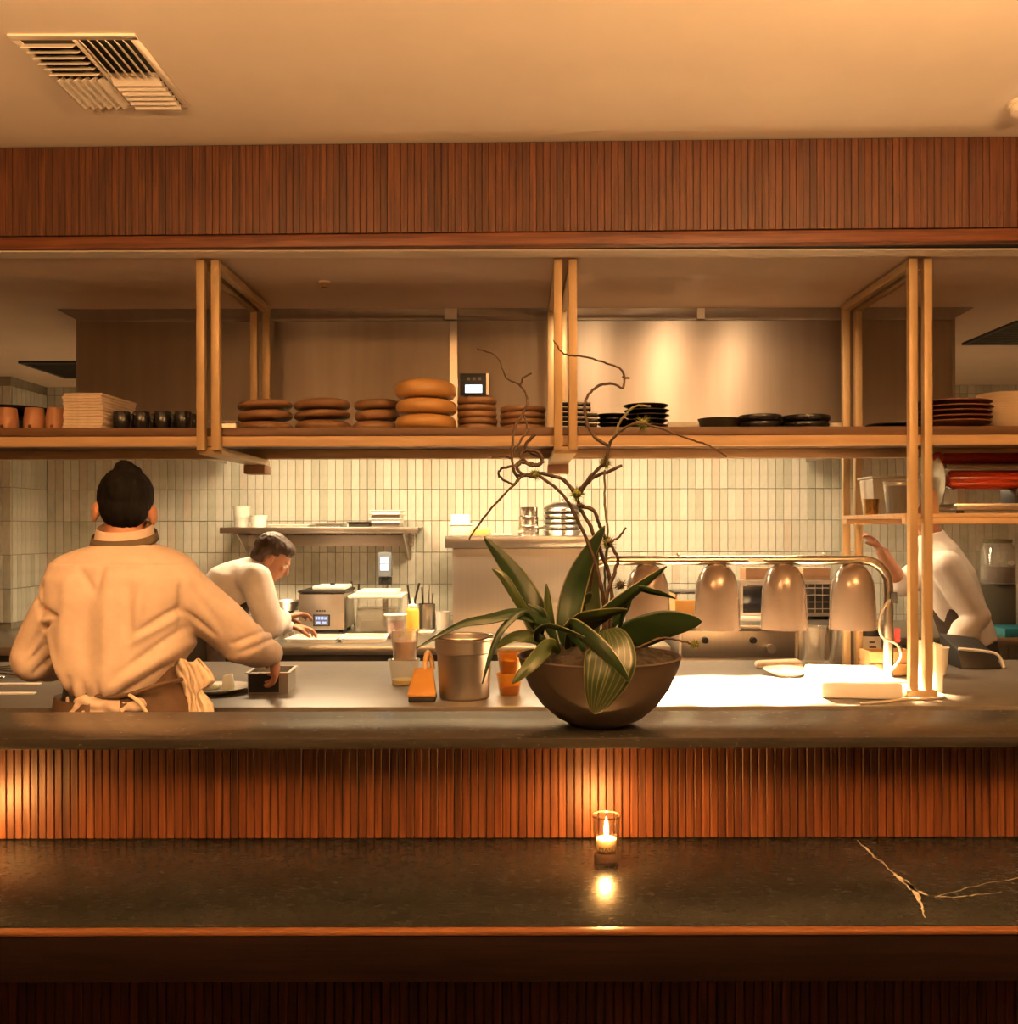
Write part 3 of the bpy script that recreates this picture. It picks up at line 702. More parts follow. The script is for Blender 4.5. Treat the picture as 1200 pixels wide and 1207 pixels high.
for xx in (X(800, HLD), X(972, HLD)):
    part('screw', MB().lathe([(0.004, 0.015), (0.005, 0.02), (0.009, 0.021), (0.008, 0.025), (0, 0.027)], 10, (xx, 0, rz_)), steel, hl)
lampz0 = Z(742, HLD) - PASZ
prof_o = [(0.081, 0), (0.0785, 0.07), (0.0755, 0.13), (0.071, 0.165), (0.061, 0.195), (0.046, 0.217), (0.026, 0.230), (0.012, 0.233)]
prof_i = [(r - 0.0025, z - (0.0 if i == 0 else 0.0025)) for i, (r, z) in enumerate(prof_o)]
shade_me = MB().lathe(prof_i[::-1] + prof_o + [(0.0, 0.234)], 40).mesh('lamp_shade', lampmet, 60)
bulb_me = MB().lathe([(0.0, 0.05), (0.022, 0.055), (0.034, 0.075), (0.034, 0.095), (0.022, 0.13), (0.014, 0.15), (0.0, 0.152)], 20).mesh('bulb', bulb_m, 60)
sock_me = MB().lathe([(0.0, 0.152), (0.018, 0.152), (0.018, 0.2), (0.0, 0.2)], 16).mesh('socket', white, 40)
for px in (763, 845, 924, 1005):
    xx = X(px, HLD)
    sh = link('lamp_shade', shade_me, hl, (xx, 0, lampz0))
    link('bulb', bulb_me, sh); link('socket', sock_me, sh)
    light('heat_bulb', 'SPOT', (xx, 0, lampz0 + 0.045), 850, HOT, (R(-14), 0, 0), 0.03, spot=104, blend=0.55, parent=hl)
cp = [P(1052, 706, HLD - 0.02), P(1042, 716, HLD - 0.03), P(1036, 735, HLD - 0.03), P(1040, 752, HLD - 0.03), P(1056, 760, HLD - 0.02), P(1062, 775, HLD - 0.03), P(1052, 790, HLD - 0.04), P(1046, 800, HLD - 0.05), P(1062, 812, 3.1)]
cp = [p - Vector((0, HLD, PASZ)) for p in cp]
def smoothpts(pts, k=5):
    pts = [Vector(p) for p in pts]; out = []
    for i in range(len(pts) - 1):
        p0, p1, p2, p3 = pts[max(i - 1, 0)], pts[i], pts[i + 1], pts[min(i + 2, len(pts) - 1)]
        for j in range(k):
            t = j / k
            out.append(0.5 * ((2 * p1) + (p2 - p0) * t + (2 * p0 - 5 * p1 + 4 * p2 - p3) * t * t + (3 * p1 - p0 - 3 * p2 + p3) * t ** 3))
    out.append(pts[-1]); return out
part('cord', MB().tube(smoothpts(cp), 0.0045, 6), cable_w, hl)
part('plug_box', MB().box(X(1050, HLD) - 0.012, X(1050, HLD) + 0.012, -0.03, -0.017, Z(705, HLD) - PASZ - 0.02, Z(705, HLD) - PASZ + 0.02), blackmat, hl, 30, 0.002)
part('red_tag', MB().box(X(1055, HLD) - 0.009, X(1055, HLD) + 0.009, -0.021, -0.017, Z(757, HLD) - PASZ, Z(741, HLD) - PASZ), redmark, hl)

# ------------------------------------------------------------------ candle in a glass
cd = 1.690
def candle(loc, label):
    c = thing('candle_glass', label, 'candle', loc, 0, 'candles on the guest bar')
    gp = [(0, 0), (0.0185, 0), (0.0215, 0.003), (0.022, 0.012), (0.0205, 0.016), (0.0225, 0.03), (0.0255, 0.079), (0.0265, 0.081), (0.0255, 0.0815), (0.0238, 0.078), (0.0208, 0.032), (0.019, 0.02), (0, 0.018)]
    gob = part('glass', MB().lathe(gp, 40), glass, c, 50)
    part('rim', MB().lathe([(0.0240, 0.0795), (0.0262, 0.0795), (0.0268, 0.081), (0.0262, 0.0824), (0.0240, 0.0824), (0.0236, 0.081), (0.0240, 0.0795)], 40), glass_edge, gob, 60)
    part('foot_ring', MB().lathe([(0.0, 0.0005), (0.0222, 0.0005), (0.0228, 0.006), (0.0222, 0.0125), (0.0212, 0.016), (0.0, 0.0165)], 40), glass_edge, gob, 60)
    part('wax', MB().lathe([(0, 0.019), (0.0175, 0.0195), (0.0185, 0.034), (0.0178, 0.0395), (0.005, 0.0405), (0, 0.0405)], 24), wax, c)
    part('wick', MB().tube([(0, 0, 0.0405), (0.0005, 0, 0.047)], 0.0008, 6), blackmat, c)
    part('flame', MB().lathe([(0, 0.043), (0.0026, 0.046), (0.0037, 0.051), (0.003, 0.060), (0.0013, 0.070), (0, 0.078)], 14), flame_m, c)
    return c, gob
cz = candle((X(714, cd), cd, BARZ), 'lit candle in a small glass on the guest bar below the planter')
tx = bpy.data.curves.new('lettering', 'FONT'); tx.body = 'MASU'; tx.size = 0.0125; tx.align_x = 'CENTER'; tx.extrude = 0.0003
to = bpy.data.objects.new('lettering', tx); C.objects.link(to)
dg = bpy.context.evaluated_depsgraph_get(); tme = bpy.data.meshes.new_from_object(to.evaluated_get(dg)); bpy.data.objects.remove(to)
tme.materials.clear(); tme.materials.append(inkm)
rr = 0.0236
for vt in tme.vertices:
    an = vt.co.x / rr; q = rr + 0.0004 + vt.co.z
    vt.co = (math.sin(an) * q, -math.cos(an) * q, vt.co.y + 0.0215)
link('lettering', tme, cz[1])
candle((X(-66, cd), cd, BARZ), 'lit candle glass at the left end of the guest bar')

# ------------------------------------------------------------------ crockery on the overhead shelf
def on_shelf(px, d): return (X(px, d), d, SHZ)
# clay mugs
mug_prof = [(0, 0), (0.031, 0), (0.034, 0.004), (0.034, 0.03), (0.029, 0.074), (0.027, 0.076), (0.025, 0.074), (0.03, 0.03), (0.029, 0.006), (0, 0.006)]
mm = MB().lathe(mug_prof, 28).mesh('body', mugm, 50)
mdot = MB().ell((0, -0.034, 0.012), (0.006, 0.003, 0.006), n=10, m=6).mesh('glaze_spot', redbrown, 60)
for px, lab in ((9, 'clay mug at the left end of the overhead shelf'), (41, 'clay mug second from the left end of the overhead shelf'), (67, 'clay mug standing beside the napkin pile')):
    t = thing('mug', lab, 'mug', on_shelf(px, 3.12), 0, 'clay mugs on the overhead shelf')
    link('body', mm, t); link('glaze_spot', mdot, t)
single('black_pan', MB().lathe([(0, 0.075), (0.10, 0.075), (0.13, 0.088), (0.14, 0.098), (0.138, 0.1), (0.126, 0.092), (0.098, 0.08), (0, 0.08)], 40).lathe([(0, 0), (0.05, 0), (0.05, 0.0745), (0, 0.0745)], 24), black,
       'wide black pan on a foot behind the clay mugs', 'pan', (X(15, 3.33), 3.33, SHZ))
# folded napkins
nap = MB().box(-0.065, 0.065, -0.08, 0.17, 0, 0.0095).mesh('paper_napkin', paper, 30, 0.003, 2)
for i in range(12):
    o = link('paper_napkin', nap, None, (X(111, 3.12) + rnd.uniform(-.002, .002), 3.12 + rnd.uniform(-.002, .002), SHZ + i * 0.0096), (0, 0, R(rnd.uniform(-1.5, 1.5) - (3 if i > 8 else 0))))
    tag(o, f'folded cream napkin in the tall square pile, {pos(i, 12)}', 'napkin', 'napkin pile on the overhead shelf')
# black cups
cupm = MB().lathe([(0, 0), (0.022, 0), (0.025, 0.003), (0.0275, 0.02), (0.0275, 0.058), (0.026, 0.06), (0.0245, 0.058), (0.0245, 0.006), (0, 0.005)], 24).mesh('black_cup', black, 50)
k = 0
for row, (d, xs) in enumerate(((3.1, (144, 167, 192, 216)), (3.17, (155, 179, 203, 226)))):
    for px in xs:
        o = link('black_cup', cupm, None, on_shelf(px, d)); k += 1
        nm = ('first', 'second', 'third', 'fourth')[xs.index(px)]
        tag(o, f'small black cup in the {"front" if row == 0 else "rear"} row, {nm} from the napkin pile', 'cup', 'small black cups on the overhead shelf')
# steel insert pan between the posts
t = thing('steel_pan', 'small steel pan behind the left pair of posts', 'pan', on_shelf(270, 3.3))
part('body', MB().box(-0.045, 0.045, -0.06, 0.06, 0.0, 0.042), steel, t, 30, 0.006)
part('rim', MB().box(-0.052, 0.052, -0.067, 0.067, 0.0425, 0.046), steel, t, 30, 0.001)
# tan bowls turned upside down in four piles
def dome(r, h, n=32):
    return [(0, 0), (r * 0.72, 0), (r * 0.9, h * 0.07), (r * 0.975, h * 0.2), (r, h * 0.42), (r * 0.985, h * 0.62), (r * 0.92, h * 0.8), (r * 0.75, h * 0.94), (r * 0.45, h), (0, h)]
def bowl_pile(px, d, r, hs, desc, mat, tilts):
    me = [MB().lathe(dome(r, h), 36).mesh('tan_bowl', mat, 60) for h in hs]
    z = SHZ; n = len(hs)
    for i, (m_, h) in enumerate(zip(me, hs)):
        tx_, ty_ = tilts[i]
        lift = abs(math.sin(R(ty_))) * r * 0.95
        o = link('tan_bowl', m_, None, (X(px, d) + rnd.uniform(-.004, .004), d, z + lift), (R(tx_), R(ty_), R(rnd.uniform(0, 360))))
        o.rotation_euler = (R(tx_), R(ty_), 0)
        tag(o, f'upturned tan bowl in the {desc}, {pos(i, n)}', 'bowl', 'upturned tan bowls on the overhead shelf')
        z += h * 0.98 + lift
bowl_pile(314, 3.2, 0.093, (0.036, 0.034, 0.03), 'leaning pile next to the left posts', brownware, ((0, 0), (0, -3), (0, -3)))
bowl_pile(381, 3.2, 0.096, (0.04, 0.03, 0.036), 'second pile from the left posts', brownware, ((0, 0), (0, -3), (0, -2)))
bowl_pile(444, 3.22, 0.078, (0.04, 0.036, 0.034), 'narrow pile left of the golden bowls', brownware, ((0, 0), (0, -2), (0, -2)))
bowl_pile(503, 3.14, 0.103, (0.052, 0.052, 0.062), 'tall golden pile', terr, ((0, 0), (0, 1), (0, 1)))
def plate_pile(px, d, r, h, n, name, mat, desc, kind, grp, profile=None, jit=0.003, step=None):
    me = MB().lathe(profile or [(0, 0), (r * 0.9, 0), (r * 0.98, h * 0.25), (r, h * 0.5), (r * 0.97, h * 0.85), (r * 0.85, h * 0.98), (0, h * 0.98)], 36).mesh(name, mat, 50)
    for i in range(n):
        o = link(name, me, None, (X(px, d) + rnd.uniform(-jit, jit), d + rnd.uniform(-jit, jit), SHZ + i * (step or h)), (0, 0, rnd.uniform(0, 6)))
        tag(o, f'{desc}, {pos(i, n)}', kind, grp)
plate_pile(563, 3.18, 0.068, 0.0225, 5, 'brown_dish', brownware, 'round brown dish in the five-high pile under the hood controller', 'dish', 'brown dishes on the overhead shelf')
plate_pile(617, 3.2, 0.08, 0.0215, 4, 'brown_dish', brownware, 'round brown dish in the four-high pile left of the middle posts', 'dish', 'brown dishes on the overhead shelf')
# square black dishes
sq = MB().box(-0.055, 0.055, -0.055, 0.055, 0, 0.0155).mesh('square_dish', black, 30, 0.003, 2)
lip = MB().box(-0.05, 0.05, -0.0565, -0.0545, 0.0125, 0.015).mesh('rim_line', white, None)
def square_pile(px, d, n, sc_, desc):
    for i in range(n):
        t = thing('square_dish', f'square black dish in the {desc}, {pos(i, n)}', 'dish', (X(px, d), d, SHZ + i * 0.0165), R(rnd.uniform(-3, 3)), 'square black dishes by the middle posts')
        t.scale = (sc_, sc_, 1)
        link('dish', sq, t); link('rim_line', lip, t)
square_pile(676, 3.2, 6, 1.0, 'taller pile behind the middle posts')
square_pile(697, 3.06, 3, 0.36, 'short pile right of the posts')
pprof = lambda r, h: [(0, 0), (r * 0.62, 0), (r * 0.66, h * 0.15), (r * 0.95, h * 0.7), (r, h * 0.8), (r * 0.99, h * 0.95), (r * 0.94, h * 0.92), (r * 0.66, h * 0.35), (0, h * 0.3)]
plate_pile(722, 3.24, 0.055, 0.016, 4, 'black_plate', black, 'small black plate in the short round pile', 'plate', 'black plates on the overhead shelf', pprof(0.055, 0.018), step=0.0155)
plate_pile(762, 3.17, 0.077, 0.017, 5, 'black_plate', black, 'black plate in the tall round pile', 'plate', 'black plates on the overhead shelf', pprof(0.077, 0.02), step=0.017)
# clear and dark pans further right
t = thing('clear_tray', 'low clear plastic tray right of the black plates', 'tray', on_shelf(806, 3.3))
part('tray', MB().box(-0.06, 0.06, -0.05, 0.05, 0, 0.004).box(-0.06, -0.057, -0.05, 0.05, 0.004, 0.04).box(0.057, 0.06, -0.05, 0.05, 0.004, 0.04).box(-0.057, 0.057, -0.05, -0.047, 0.004, 0.04).box(-0.057, 0.057, 0.047, 0.05, 0.004, 0.04), clearm, t, 30)
panp = [(0, 0), (0.058, 0), (0.064, 0.004), (0.072, 0.046), (0.075, 0.049), (0.071, 0.048), (0.061, 0.008), (0, 0.006)]
t = thing('saute_pan', 'dark steel pan beside the clear tray on the overhead shelf', 'pan', on_shelf(848, 3.25))
part('body', MB().lathe(panp, 36), darkiron, t, 50)
part('handle', MB().tube([(0.03, 0.065, 0.04), (0.04, 0.12, 0.05), (0.045, 0.18, 0.052)], [0.008, 0.007, 0.008], 8), darkiron, t)
lowp = lambda r: [(0, 0), (r * .85, 0), (r * .97, 0.006), (r, 0.018), (r * .97, 0.0235), (r * 0.9, 0.022), (r * 0.86, 0.009), (0, 0.008)]
pb = MB().lathe(lowp(0.073), 36).mesh('black_skillet', black, 50)
for i in range(2):
    tag(link('black_skillet', pb, None, (X(896, 3.14), 3.14, SHZ + i * 0.0238)), f'flat black skillet in the pair, {("lower", "upper")[i]} one', 'pan', 'black skillets on the overhead shelf')
pb2 = MB().lathe(lowp(0.083), 36).mesh('black_skillet', black, 50)
for i in range(2):
    tag(link('black_skillet', pb2, None, (X(948, 3.16) + 0.004 * i, 3.16, SHZ + i * 0.0238)), f'wide black skillet right of the pair, {("lower", "upper")[i]} one', 'pan', 'black skillets on the overhead shelf')
t = thing('salt_tub', 'small white plastic tub left of the right posts', 'tub', on_shelf(985, 3.3))
part('tub', MB().lathe([(0, 0), (0.022, 0), (0.025, 0.035), (0.023, 0.035), (0.02, 0.003), (0, 0.003)], 20), whitepl, t)
part('lid', MB().lathe([(0, 0.0352), (0.026, 0.0352), (0.026, 0.039), (0, 0.0395)], 20), whitepl, t)
# brown plates and pale bowls on the far right
plate_pile(1050, 3.43, 0.075, 0.02, 3, 'dark_plate', darkiron, 'dark plate in the low pile between the right posts', 'plate', 'dark plates on the overhead shelf', pprof(0.085, 0.022), step=0.014)
plate_pile(1120, 3.14, 0.128, 0.022, 5, 'brown_plate', redbrown, 'wide reddish-brown plate in the pile right of the right posts', 'plate', 'reddish-brown plates on the overhead shelf', pprof(0.128, 0.024), jit=0.006, step=0.0165)
for i in range(5):
    if i == 0: wbm = MB().lathe([(0, 0), (0.05, 0), (0.056, 0.006), (0.088, 0.045), (0.092, 0.052), (0.089, 0.053), (0.083, 0.045), (0.05, 0.012), (0, 0.01)], 40).mesh('cream_bowl', cream, 50)
    o = link('cream_bowl', wbm, None, (X(1196, 3.12) + 0.012, 3.2, SHZ + i * 0.0185))
    tag(o, f'cream bowl in the nested pile at the right edge, {pos(i, 5)}', 'bowl', 'cream bowls on the overhead shelf')

# ------------------------------------------------------------------ lower shelf: slicer, tubs
sl_ = thing('meat_slicer', 'red enamelled meat slicer with round blade on the lower right shelf', 'slicer', (1.46, 3.3, LSZ))
part('base_plate', MB().box(0.04, 0.62, -0.12, 0.12, 0.012, 0.036), steel, sl_, 30, 0.004)
for xx in (0.06, 0.58):
    for yy in (-0.1, 0.1):
        part('rubber_foot', MB().lathe([(0, 0), (0.014, 0), (0.012, 0.0118), (0, 0.0118)], 12, (xx, yy, 0)), blackmat, sl_)
part('lower_body', MB().tube([(0.06, 0, 0.122), (0.075, 0, 0.122), (0.60, 0, 0.122), (0.615, 0, 0.122)], [0.024, 0.034, 0.034, 0.024], 24), redpaint, sl_)
part('guide_rail', MB().box(0.045, 0.62, -0.035, 0.03, 0.158, 0.177), steel, sl_, 30, 0.004)
part('upper_body', MB().tube([(0.05, 0.02, 0.198), (0.065, 0.02, 0.198), (0.60, 0.02, 0.198)], [0.014, 0.0205, 0.0205], 20), redpaint, sl_)
part('blade', MB().tube([(0.004, 0, 0.112), (0.010, 0, 0.112), (0.016, 0, 0.112)], [0.06, 0.1, 0.094], 48), chrome, sl_, 30)
part('blade_guard', MB().tube([(0.0165, 0, 0.112), (0.03, 0, 0.112)], [0.07, 0.06], 32), steel, sl_, 30)
part('knob', MB().ell((0.022, -0.02, 0.2), (0.02, 0.02, 0.018)), redpaint, sl_)
part('leg', MB().box(0.085, 0.11, -0.03, 0.03, 0.0365, 0.09), steel, sl_, 30)
part('motor_box', MB().box(0.28, 0.58, -0.05, 0.06, 0.0365, 0.088), blackmat, sl_, 30, 0.004)
def cup(name, label, cat, loc, rt, rb, h, mat, fill=None, level=0.6, lid=None, group=None, n=28):
    t = thing(name, label, cat, loc, 0, group); w = 0.0015
    part('cup', MB().lathe([(0, 0), (rb, 0), (rt, h - 0.004), (rt + 0.002, h - 0.003), (rt + 0.002, h), (rt - w, h), (rb - w, w), (0, w)], n), mat, t, 50)
    if fill:
        rl = rb + (rt - rb) * level
        part('contents', MB().lathe([(0, 0.0022), (rb - 2.2 * w, 0.0022), (rl - 2.2 * w, h * level), (0, h * level)], n), fill, t, 50)
    if lid:
        part('lid', MB().lathe([(0, h + 0.0005), (rt + 0.0035, h + 0.0005), (rt + 0.0035, h + 0.005), (rt - 0.003, h + 0.0055), (0, h + 0.003)], n), lid, t, 40)
    return t
cup('dark_tub', 'dark filled plastic tub on the lower shelf left of the slicer', 'tub', (1.335, 3.27, LSZ), 0.049, 0.037, 0.115, clearp, blackmat, 0.86)
t = thing('white_bin', 'wide white plastic bin behind the dark tub', 'bin', (1.405, 3.505, LSZ))
part('bin', MB().hexa([(-0.085, -0.06, 0), (0.085, -0.06, 0), (0.085, 0.06, 0), (-0.085, 0.06, 0), (-0.095, -0.068, 0.135), (0.095, -0.068, 0.135), (0.095, 0.068, 0.135), (-0.095, 0.068, 0.135)]), clearm, t, 30, 0.008)
part('rim', MB().box(-0.1, 0.1, -0.073, 0.073, 0.1355, 0.143), whitepl, t, 30, 0.002)
single('brass_cup', MB().lathe([(0, 0), (0.022, 0), (0.026, 0.01), (0.026, 0.03), (0.0285, 0.058), (0.026, 0.058), (0.023, 0.03), (0, 0.02)], 28), gold,
       'small brass cup at the left end of the lower shelf', 'cup', (1.292, 3.4, LSZ))
single('paper_bag', MB().hexa([(-0.03, -0.035, 0), (0.03, -0.035, 0), (0.03, 0.035, 0), (-0.03, 0.035, 0), (0.012, -0.012, 0.085), (0.028, -0.012, 0.085), (0.028, 0.012, 0.085), (0.012, 0.012, 0.085)]), carton,
       'small brown paper bag behind the right posts on the lower shelf', 'bag', (1.407, 3.2, LSZ), 0, None, 30, 0.006)

# ------------------------------------------------------------------ on the pass counter
def onp(px, py): d = (EYE - PASZ) * F / (py - CY); return Vector((X(px, d), d, PASZ))
b_ = thing('steel_bucket', 'brushed steel bain-marie pot beside the planter', 'pot', (X(547, 3.03), 3.03, PASZ))
R0 = 0.0945
bucket = [(0, 0), (R0 * .8, 0), (R0 * 0.86, 0.006), (R0 * 0.93, 0.14), (R0 * 0.94, 0.146), (R0 * 1.0, 0.15), (R0 * 1.0, 0.186), (R0 * 1.05, 0.19), (R0 * 1.05, 0.195), (R0 * 0.98, 0.195), (R0 * 0.97, 0.15), (R0 * 0.9, 0.14), (R0 * 0.83, 0.008), (0, 0.006)]
part('body', MB().lathe(bucket, 56), steel_b, b_, 35)
part('rim', MB().lathe([(R0 * 1.0, 0.1952), (R0 * 1.05, 0.1952), (R0 * 1.06, 0.198), (R0 * 1.04, 0.201), (R0 * 1.0, 0.199)], 56), chrome, b_, 60)
# tan wedge block with dark base
w_ = thing('wedge_block', 'ochre wedge-shaped block with a dark base beside the steel pot', 'block', (X(498, 2.98), 2.98, PASZ))
part('face', MB().hexa([(-0.045, -0.045, 0.018), (0.045, -0.045, 0.018), (0.04, 0.04, 0.018), (-0.04, 0.04, 0.018), (-0.044, -0.044, 0.03), (0.044, -0.044, 0.03), (0.03, 0.03, 0.1), (-0.03, 0.03, 0.1)]), ochre, w_, 30, 0.003)
part('base', MB().box(-0.042, 0.042, -0.04, 0.04, 0, 0.0175), blackmat, w_, 30, 0.003)
part('handle', MB().tube(smoothpts([(0.005, 0.03, 0.09), (0.005, 0.045, 0.125), (0.012, 0.055, 0.145), (0.022, 0.06, 0.12), (0.026, 0.06, 0.09)]), 0.008, 10), plywood, w_)
cup('deli_cup', 'clear deli cup with a little oil, under the amber one', 'cup', (X(476, 3.29), 3.29, PASZ), 0.055, 0.043, 0.087, clearp, oil, 0.2, None, 'deli cups on the pass')
cup('deli_cup', 'clear deli cup with amber contents stacked on another cup', 'cup', (X(477, 3.29), 3.29, PASZ + 0.0872), 0.049, 0.04, 0.104, clearp, carton, 0.62, None, 'deli cups on the pass')
cup('yellow_cup', 'yellow cup of dark red juice, lower of the nested two', 'cup', (X(600, 3.06), 3.08, PASZ), 0.043, 0.033, 0.07, yellowc, sauce2, 0.45, None, 'yellow cups behind the planter')
cup('yellow_cup', 'yellow cup of red juice, upper of the nested two', 'cup', (X(601, 3.06), 3.08, PASZ + 0.0702), 0.043, 0.034, 0.07, yellowc, sauce2, 0.62, None, 'yellow cups behind the planter')
# chef's mise pan
q = P(316, 815, 3.13)
mp = thing('mise_pan', 'small deep steel pan under the hand of the tan-shirted cook', 'pan', (q.x, 3.18, PASZ), R(4))
w, dd, h = 0.066, 0.075, 0.07
pm_ = MB().box(-w, w, -dd, dd, 0, 0.003)
for (a0, a1, b0, b1) in ((-w, -w + .003, -dd, dd), (w - .003, w, -dd, dd), (-w + .003, w - .003, -dd, -dd + .003), (-w + .003, w - .003, dd - .003, dd)): pm_.box(a0, a1, b0, b1, 0.003, h)
part('body', pm_, steel, mp, 30)
rimb = MB()
for (a0, a1, b0, b1) in ((-w - .008, -w, -dd - .008, dd + .008), (w, w + .008, -dd - .008, dd + .008), (-w, w, -dd - .008, -dd), (-w, w, dd, dd + .008)): rimb.box(a0, a1, b0, b1, h - 0.003, h)
part('rim', rimb, steel, mp, 30)
part('dark_front', MB().box(-w + 0.004, w - 0.03, -dd - 0.0012, -dd - 0.0002, 0.004, h - 0.006), blackmat, mp)
# plate with food
pl = thing('side_plate', 'white side plate of pale food near the cook', 'plate', (X(258, 3.14), 3.14, PASZ))
part('plate', MB().lathe([(0, 0), (0.06, 0), (0.065, 0.004), (0.105, 0.016), (0.107, 0.019), (0.102, 0.019), (0.06, 0.007), (0, 0.006)], 40), white, pl, 50)
fd = thing('cheese_block', 'pale block of food standing on the side plate', 'food', (X(270, 3.14), 3.13, PASZ + 0.0075))
part('block', MB().hexa([(-.02, -.015, 0), (.022, -.018, 0), (.02, .02, 0), (-.02, .02, 0), (-.018, -.012, .05), (.015, -.012, .058), (.012, .012, .055), (-.016, .015, .048)]), foodw, fd, 30, 0.006)
tag(part('crumbs', MB().ell((0, 0, 0.012), (0.03, 0.022, 0.012)).ell((0.02, 0.02, 0.01), (0.022, 0.02, 0.01)).ell((-0.02, 0.012, 0.016), (0.02, 0.02, 0.014)), foodw, None, 40, 0, (X(246, 3.13), 3.14, PASZ + 0.0075)), 'pale heap of food on the side plate', 'food')
single('green_leaf_garnish', MB().ell((0, 0, 0.004), (0.022, 0.007, 0.004)), leaf1, 'dark green garnish at the front of the side plate', 'garnish', (X(268, 3.07), 3.075, PASZ + 0.008), R(10))
# left end trays
for i, (px, py, lab) in enumerate(((10, 806, 'pale steel tray rim at the left end of the pass, rear one'), (2, 817, 'pale steel tray at the left end of the pass, front one'))):
    d = (EYE - PASZ) * F / (py - CY)
    single('flat_tray', MB().box(-0.16, 0.11, -0.012, 0.012, 0, 0.006), whitepl, lab, 'tray', (X(px, d), d, PASZ), 0, 'flat trays on the pass', 30, 0.002)
# cutlery heap at left on the back edge
for k in range(5):
    single('spoon', MB().tube(smoothpts([(-0.1, 0, 0.006), (0, 0, 0.012), (0.06, 0, 0.008)]), [0.004] * 11, 6).ell((0.085, 0, 0.01), (0.028, 0.018, 0.006)), chrome,
           ('steel spoon lying at the left end of the pass, ' + ('nearest', 'second', 'third', 'fourth', 'farthest')[k]) + ' one', 'spoon', (X(5, 3.6) + 0.02 * (k % 2), 3.42 + 0.06 * k, PASZ), R(-12 + 9 * k), 'spoons at the left end of the pass')
# right end: white board, plate, tubs, crate
single('white_board', MB().box(-0.125, 0.125, -0.19, 0.19, 0, 0.055), white, 'thick white cutting board glowing under the heat lamps', 'board', (1.13, 3.16, PASZ), R(-9), None, 40, 0.012)
pw = MB().lathe([(0, 0), (0.05, 0), (0.055, 0.006), (0.083, 0.022), (0.085, 0.026), (0.08, 0.026), (0.05, 0.01), (0, 0.009)], 36)
single('white_plate', pw, white, 'white plate behind the white cutting board', 'plate', (1.0, 3.46, PASZ))
single('folded_cloth', MB().hexa([(-.09, -.03, 0), (.09, -.05, 0), (.1, .05, 0), (-.08, .05, 0), (-.085, -.025, .025), (.085, -.045, .03), (.095, .045, .03), (-.075, .045, .022)]), towel_m,
       'folded pale cloth behind the white plate', 'cloth', (1.02, 3.66, PASZ), 0, None, 40, 0.01)
cup('clear_tub', 'tall clear tub left of the steel canister under the right lamp', 'tub', (1.20, 3.775, PASZ), 0.05, 0.04, 0.15, clearp, None)
sc_ = thing('steel_canister', 'shiny steel canister with tools under the rightmost lamp', 'canister', (1.31, 3.76, PASZ))
part('body', MB().lathe([(0, 0), (0.051, 0), (0.052, 0.004), (0.052, 0.138), (0.054, 0.142), (0.05, 0.142), (0.049, 0.006), (0, 0.005)], 32), chrome, sc_, 50)
for k in range(3):
    part('tool_handle', MB().tube([(-0.02 + 0.02 * k, 0.0, 0.02), (-0.03 + 0.03 * k, -0.02, 0.19)], 0.006, 8), (steel, gold, steel)[k], sc_)
lc = thing('labelled_can', 'can with a pale printed label right of the steel canister', 'can', (1.43, 3.785, PASZ))
part('body', MB().lathe([(0, 0), (0.044, 0), (0.044, 0.135), (0.042, 0.138), (0, 0.136)], 28), blackmat, lc, 40)
part('label', MB().lathe([(0.0445, 0.02), (0.0448, 0.02), (0.0448, 0.11), (0.0445, 0.11)], 28), whitepl, lc, 40)
for k in range(3):
    part('print_line', MB().box(-0.018, 0.016 - 0.006 * k, -0.0462, -0.0452, 0.045 + 0.02 * k, 0.051 + 0.02 * k), inkm, lc)
cr = thing('wooden_crate', 'small pale wooden crate behind the lamp leg', 'crate', (1.385, 3.49, PASZ))
for k in range(2):
    part('slat', MB().box(-0.085, 0.085, -0.055, -0.045, 0.004 + 0.045 * k, 0.044 + 0.045 * k), plywood, cr, 30, 0.002)
    part('slat', MB().box(-0.085, 0.085, 0.045, 0.055, 0.004 + 0.045 * k, 0.044 + 0.045 * k), plywood, cr, 30, 0.002)
    part('end_board', MB().box(-0.085 + 0.16 * k, -0.075 + 0.16 * k, -0.0448, 0.0448, 0.004, 0.09), plywood, cr, 30, 0.002)
part('floor_board', MB().box(-0.0748, 0.0748, -0.0448, 0.0448, 0.0, 0.008), plywood, cr)
single('loose_cable', MB().tube(smoothpts([(1.375, 3.1, 0.9245), (1.372, 3.0, 0.9245), (1.30, 2.965, 0.9245), (1.22, 2.95, 0.9245), (1.12, 2.9, 0.9245), (1.06, 2.885, 0.9245)]), 0.0042, 8), cable_w,
       'pale cable running over the front edge of the pass', 'cable')
cup('white_tub', 'white tub right of the right posts on the pass', 'tub', (X(1104, 3.5), 3.5, PASZ), 0.042, 0.034, 0.1, whitepl, None)
single('standing_board', MB().box(-0.012, 0.012, -0.07, 0.07, 0, 0.16), whitepl, 'white board standing on edge beside the right posts', 'board', (1.40, 3.16, PASZ), R(0), None, 30, 0.004)
dm = thing('counter_scale', 'dark counter machine with pale curved edge at the far right of the pass', 'scale', (X(1150, 3.7), 3.7, PASZ))
part('body', MB().hexa([(-.1, -.09, 0), (.06, -.09, 0), (.06, .1, 0), (-.1, .1, 0), (-.1, -.06, .07), (.05, -.06, .05), (.05, .1, .1), (-.1, .1, .12)]), blackmat, dm, 30, 0.006)
part('edge_trim', MB().tube(smoothpts([(-.1, -.066, .075), (0, -.07, .065), (.05, -.075, .05), (.066, -.09, .002)]), 0.006, 8), whitepl, dm)

